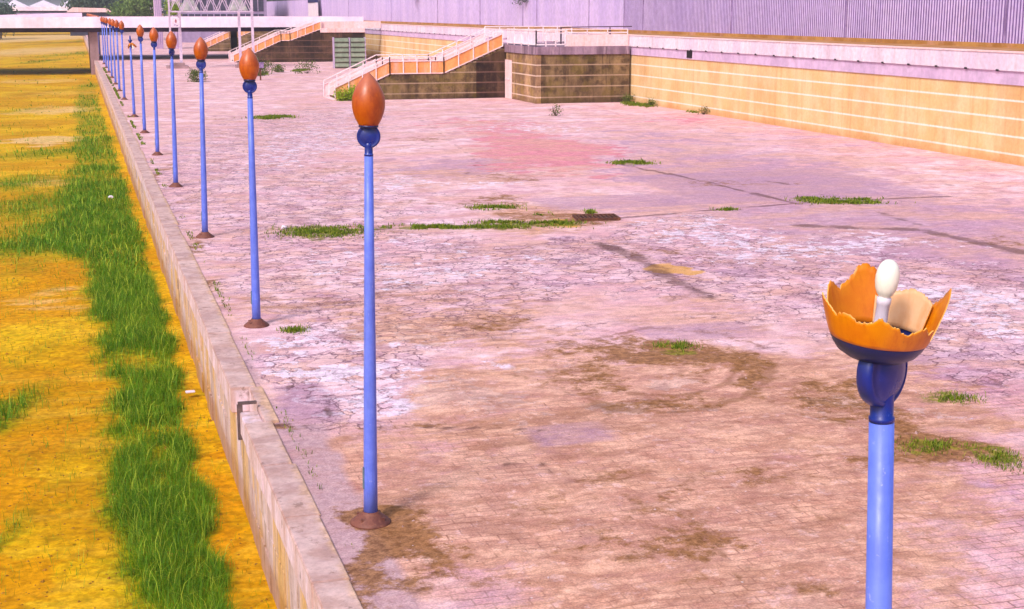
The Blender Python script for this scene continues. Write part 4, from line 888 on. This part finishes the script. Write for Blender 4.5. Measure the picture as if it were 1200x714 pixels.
for cx, cy, a, b in WEEDS:
    n = int(min(14000, 200+2600*a*b)); D = cy
    u = g.normal(size=n)*a*.5; v = g.normal(size=n)*b*.45; c_, s_ = math.cos(PSI), math.sin(PSI)
    x = cx+u*c_+v*s_; y = cy-u*s_+v*c_
    keep = (x > 2.5) & (x < 33.4) & (fbm(x, y, 3., 2) > .42)
    x, y = x[keep], y[keep]
    PP.append(np.stack([x, y, fz(x, y)-.01], 1)); HH.append(g.uniform(.02, .09, len(x))*(1+D/90)); WW.append(np.full(len(x), max(.008, D*.0007)))
# weeds along the inner side of the kerb
n = 2600; y = g.uniform(14, 150, n); x = 2.47+np.abs(g.normal(size=n))*.07; keep = fbm(x*0, y, .5, 3) > .52; x, y = x[keep], y[keep]
PP.append(np.stack([x, y, y*0], 1)); HH.append(g.uniform(.02,.07,len(x))*(1+y/90)); WW.append(y*.0007)
P_ = np.concatenate(PP); print('weed blades', len(P_))
tag(blades('quay_weeds', P_, np.concatenate(HH), np.concatenate(WW), .9, M['weed'], 4), 'low green weeds growing from joints and dirt on the quay', 'weeds', kind='stuff')

# loose grit on the quay: one object of many small stones
V = []; F = []; q = np.random.default_rng(3); o_ = 0
n = 9000; x = q.uniform(2.6, 22, n); y = q.uniform(9, 45, n)
m = blobs(x, y, FLOOR['dark'])*.9+blobs(x, y, FLOOR['dirt'])*.18
keep = q.uniform(0,1,n) < m*.55; x, y = x[keep], y[keep]; z = fz(x, y)
mbs = MB()
for i in range(len(x)):
    s_ = float(q.uniform(.006, .022))*(2.2 if q.uniform() < .03 else 1)
    vs = [(x[i]+s_*q.uniform(.6,1.3)*a_, y[i]+s_*q.uniform(.6,1.3)*b_, z[i]+s_*c_*q.uniform(.5,.9)) for a_, b_, c_ in ((1,0,0),(0,1,0),(-1,0,0),(0,-1,0),(.1,.1,1.1))]
    mbs.add(vs, [(0,1,4),(1,2,4),(2,3,4),(3,0,4)])
tag(mbs.build('loose_grit', M['stone']), 'scattered small stones and grit on the dirty quay', 'grit', kind='stuff')

n = 5200; x = q.uniform(-7, 1.95, n); y = 13+q.uniform(0, 1, n)**1.6*45; z = bz(x, y); mbs = MB()
for i in range(n):
    s_ = float(q.uniform(.008, .026))*(1.8 if q.uniform() < .05 else 1)
    vs = [(x[i]+s_*q.uniform(.6,1.4)*a_, y[i]+s_*q.uniform(.6,1.4)*b_, z[i]+s_*c_*q.uniform(.4,.9)) for a_, b_, c_ in ((1,0,0),(0,1,0),(-1,0,0),(0,-1,0),(.1,.1,1.1))]
    mbs.add(vs, [(0,1,4),(1,2,4),(2,3,4),(3,0,4)])
M['clod'] = weathered('mud_clod', col(180,120,20), col(120,82,20), 9., c3=col(226,176,90), amt3=.6, bump=.3)
tag(mbs.build('mud_clods', M['clod']), 'small clods and stones scattered over the yellow channel bed', 'clods', kind='stuff')
# drain with rusty grate, flat slab, litter
dg = empty('drain_grate', (13.6, 36.55, 0), rz=-PSI*.5, label='dark rusty drain grate in the weedy joint across the quay', cat='drain')
MB().box(-.55,.55,-.36,.36,.0,.03).build('pit', M['black'], dg)
gm = MB().box(-.6,.6,-.42,-.36,.0,.075).box(-.6,.6,.36,.42,0,.075).box(-.6,-.55,-.36,.36,0,.075).box(.55,.6,-.36,.36,0,.075)
for i in range(9): gm.box(-.5+i*.12,-.46+i*.12,-.36,.36,.035,.07)
gm.build('grate', M['rust'], dg)
ws = empty('white_litter', (0.95, 56, -1.45), label='small white scrap lying in the channel grass', cat='litter')
m_ = MB(); rock(m_, (0,0,.1), .10, 5); m_.build('scrap', M['sign'], ws)
ws = empty('white_litter', (1.72, 26.8, -1.5), label='pale flat piece of litter at the foot of the quay wall', cat='litter')
MB().box(-.10,.08,-.06,.06,0,.03).build('scrap', M['sign'], ws, .01)
ws = empty('white_litter', (5.0, 37.2, .0), label='tiny white scrap at the left end of the weed strip', cat='litter')
m_ = MB(); rock(m_, (0,0,.03), .09, 6); m_.build('scrap', M['sign'], ws)

# ------------------------------------------------------------------ far buildings
def column(x, w, label):
    t = empty('concrete_column', (x, 222, 0), label=label, cat='column')
    MB().box(-w/2,w/2,-w/2,w/2,0,14).build('shaft', M['lilac_coping'], t)
    m = MB()
    for i in range(4): m.box(-w/2+.12+i*w/4, -w/2+.2+i*w/4, -w/2-.05, -w/2-.004, 0, 14)
    m.build('ribs', M['fence_post'], t)
column(12.1, 1.1, 'narrow lilac concrete column rising behind the bridge')
column(14.6, 1.6, 'broad ribbed lilac concrete column rising behind the bridge')
bd = empty('glazed_building', (26, 262, 0), label='grey building with dark windows behind the lattice gantry', cat='building')
MB().box(-9,7.5,0,18,-.1,12).build('wall', M['building'], bd)
for i in range(7):
    for z0, z1 in ((3.3,5.0),(5.5,9.0)):
        f = MB().box(-8.6+i*2.25,-6.6+i*2.25,-.1,-.005,z0,z1).build('window', M['glass'], bd)
        f2 = MB().box(-7.65+i*2.25,-7.55+i*2.25,-.16,-.105,z0,z1).build('mullion', M['steel'], f)
ls = empty('low_shed', (1, 345, 0), label='low pinkish roofed shed left of the tall dark tree', cat='shed')
MB().box(-2,7,0,6,-.1,5.2).build('wall', M['glass'], ls)
MB().prism([(-2.6,5.21),(7.6,5.21),(6.4,6.1),(-1.2,6.3)], -.8, 6.8).build('roof', M['pink_panel'], ls)
for i, (x, y, s, lb) in enumerate(((-19,520,5,'leftmost white peaked tent beyond the far bridge'), (-10,540,6,'middle white peaked tent beyond the far bridge'), (-1,520,4.5,'rightmost white peaked tent beyond the far bridge'))):
    t = empty('white_tent', (x, y, 0), label=lb, cat='tent', group='white tents far behind the bridges')
    MB().box(-s,s,-s,s,-.1,6.4).build('wall', M['building'], t)
    MB().add([(-s-.5,-s-.5,6.42),(s+.5,-s-.5,6.42),(s+.5,s+.5,6.42),(-s-.5,s+.5,6.42),(0,0,9.2)], [(0,1,4),(1,2,4),(2,3,4),(3,0,4),(3,2,1,0)]).build('canopy', M['tent'], t)

hz = MB().box(-2510, 2510, -610, 5210, -2.95, 17.).build('haze', M['bulb'])
hm = bpy.data.materials.new('haze_air'); hm.use_nodes = True; hn = hm.node_tree
hn.nodes.remove(hn.nodes['Principled BSDF']); pv = hn.nodes.new('ShaderNodeVolumePrincipled')
pv.inputs['Color'].default_value = (.93,.88,.98,1); pv.inputs['Density'].default_value = .0004; pv.inputs['Anisotropy'].default_value = .2
hn.links.new(pv.outputs[0], hn.nodes['Material Output'].inputs['Volume'])
hz.data.materials.clear(); hz.data.materials.append(hm); tag(hz, 'thin pale haze over the far end of the channel', kind='stuff')
# ------------------------------------------------------------------ camera, light
cam = bpy.data.cameras.new('camera'); cam.sensor_width = 36; cam.lens = 36*1650/1200; cam.clip_end = 6000; cam.clip_start = .1
co = bpy.data.objects.new('camera', cam); C.objects.link(co)
co.location = (0, 0, 5.69); co.rotation_euler = (R(90-11.80988), 0, -PSI)
bpy.context.scene.camera = co
EL, AZ = R(44), R(228)                 # azimuth clockwise from +Y: behind the camera, a little to the left
sun = bpy.data.lights.new('sun', 'SUN'); sun.energy = 1.5; sun.angle = R(11); sun.color = (1., .95, .93)
so = bpy.data.objects.new('sun', sun); C.objects.link(so)
d = Vector((math.sin(AZ)*math.cos(EL), math.cos(AZ)*math.cos(EL), math.sin(EL)))
so.rotation_euler = d.to_track_quat('Z', 'Y').to_euler()
w = bpy.data.worlds.new('World'); bpy.context.scene.world = w; w.use_nodes = True
nt = w.node_tree; sky = nt.nodes.new('ShaderNodeTexSky'); sky.sky_type = 'NISHITA'; sky.sun_disc = False
sky.sun_elevation = EL; sky.sun_rotation = AZ; sky.air_density = 1.; sky.dust_density = 4.; sky.ozone_density = 1.
bgn = nt.nodes['Background']; nt.links.new(sky.outputs[0], bgn.inputs[0]); bgn.inputs[1].default_value = .11
sc = bpy.context.scene
sc.view_settings.view_transform = 'Standard'; sc.view_settings.look = 'None'; sc.view_settings.gamma = 1; sc.view_settings.exposure = .72
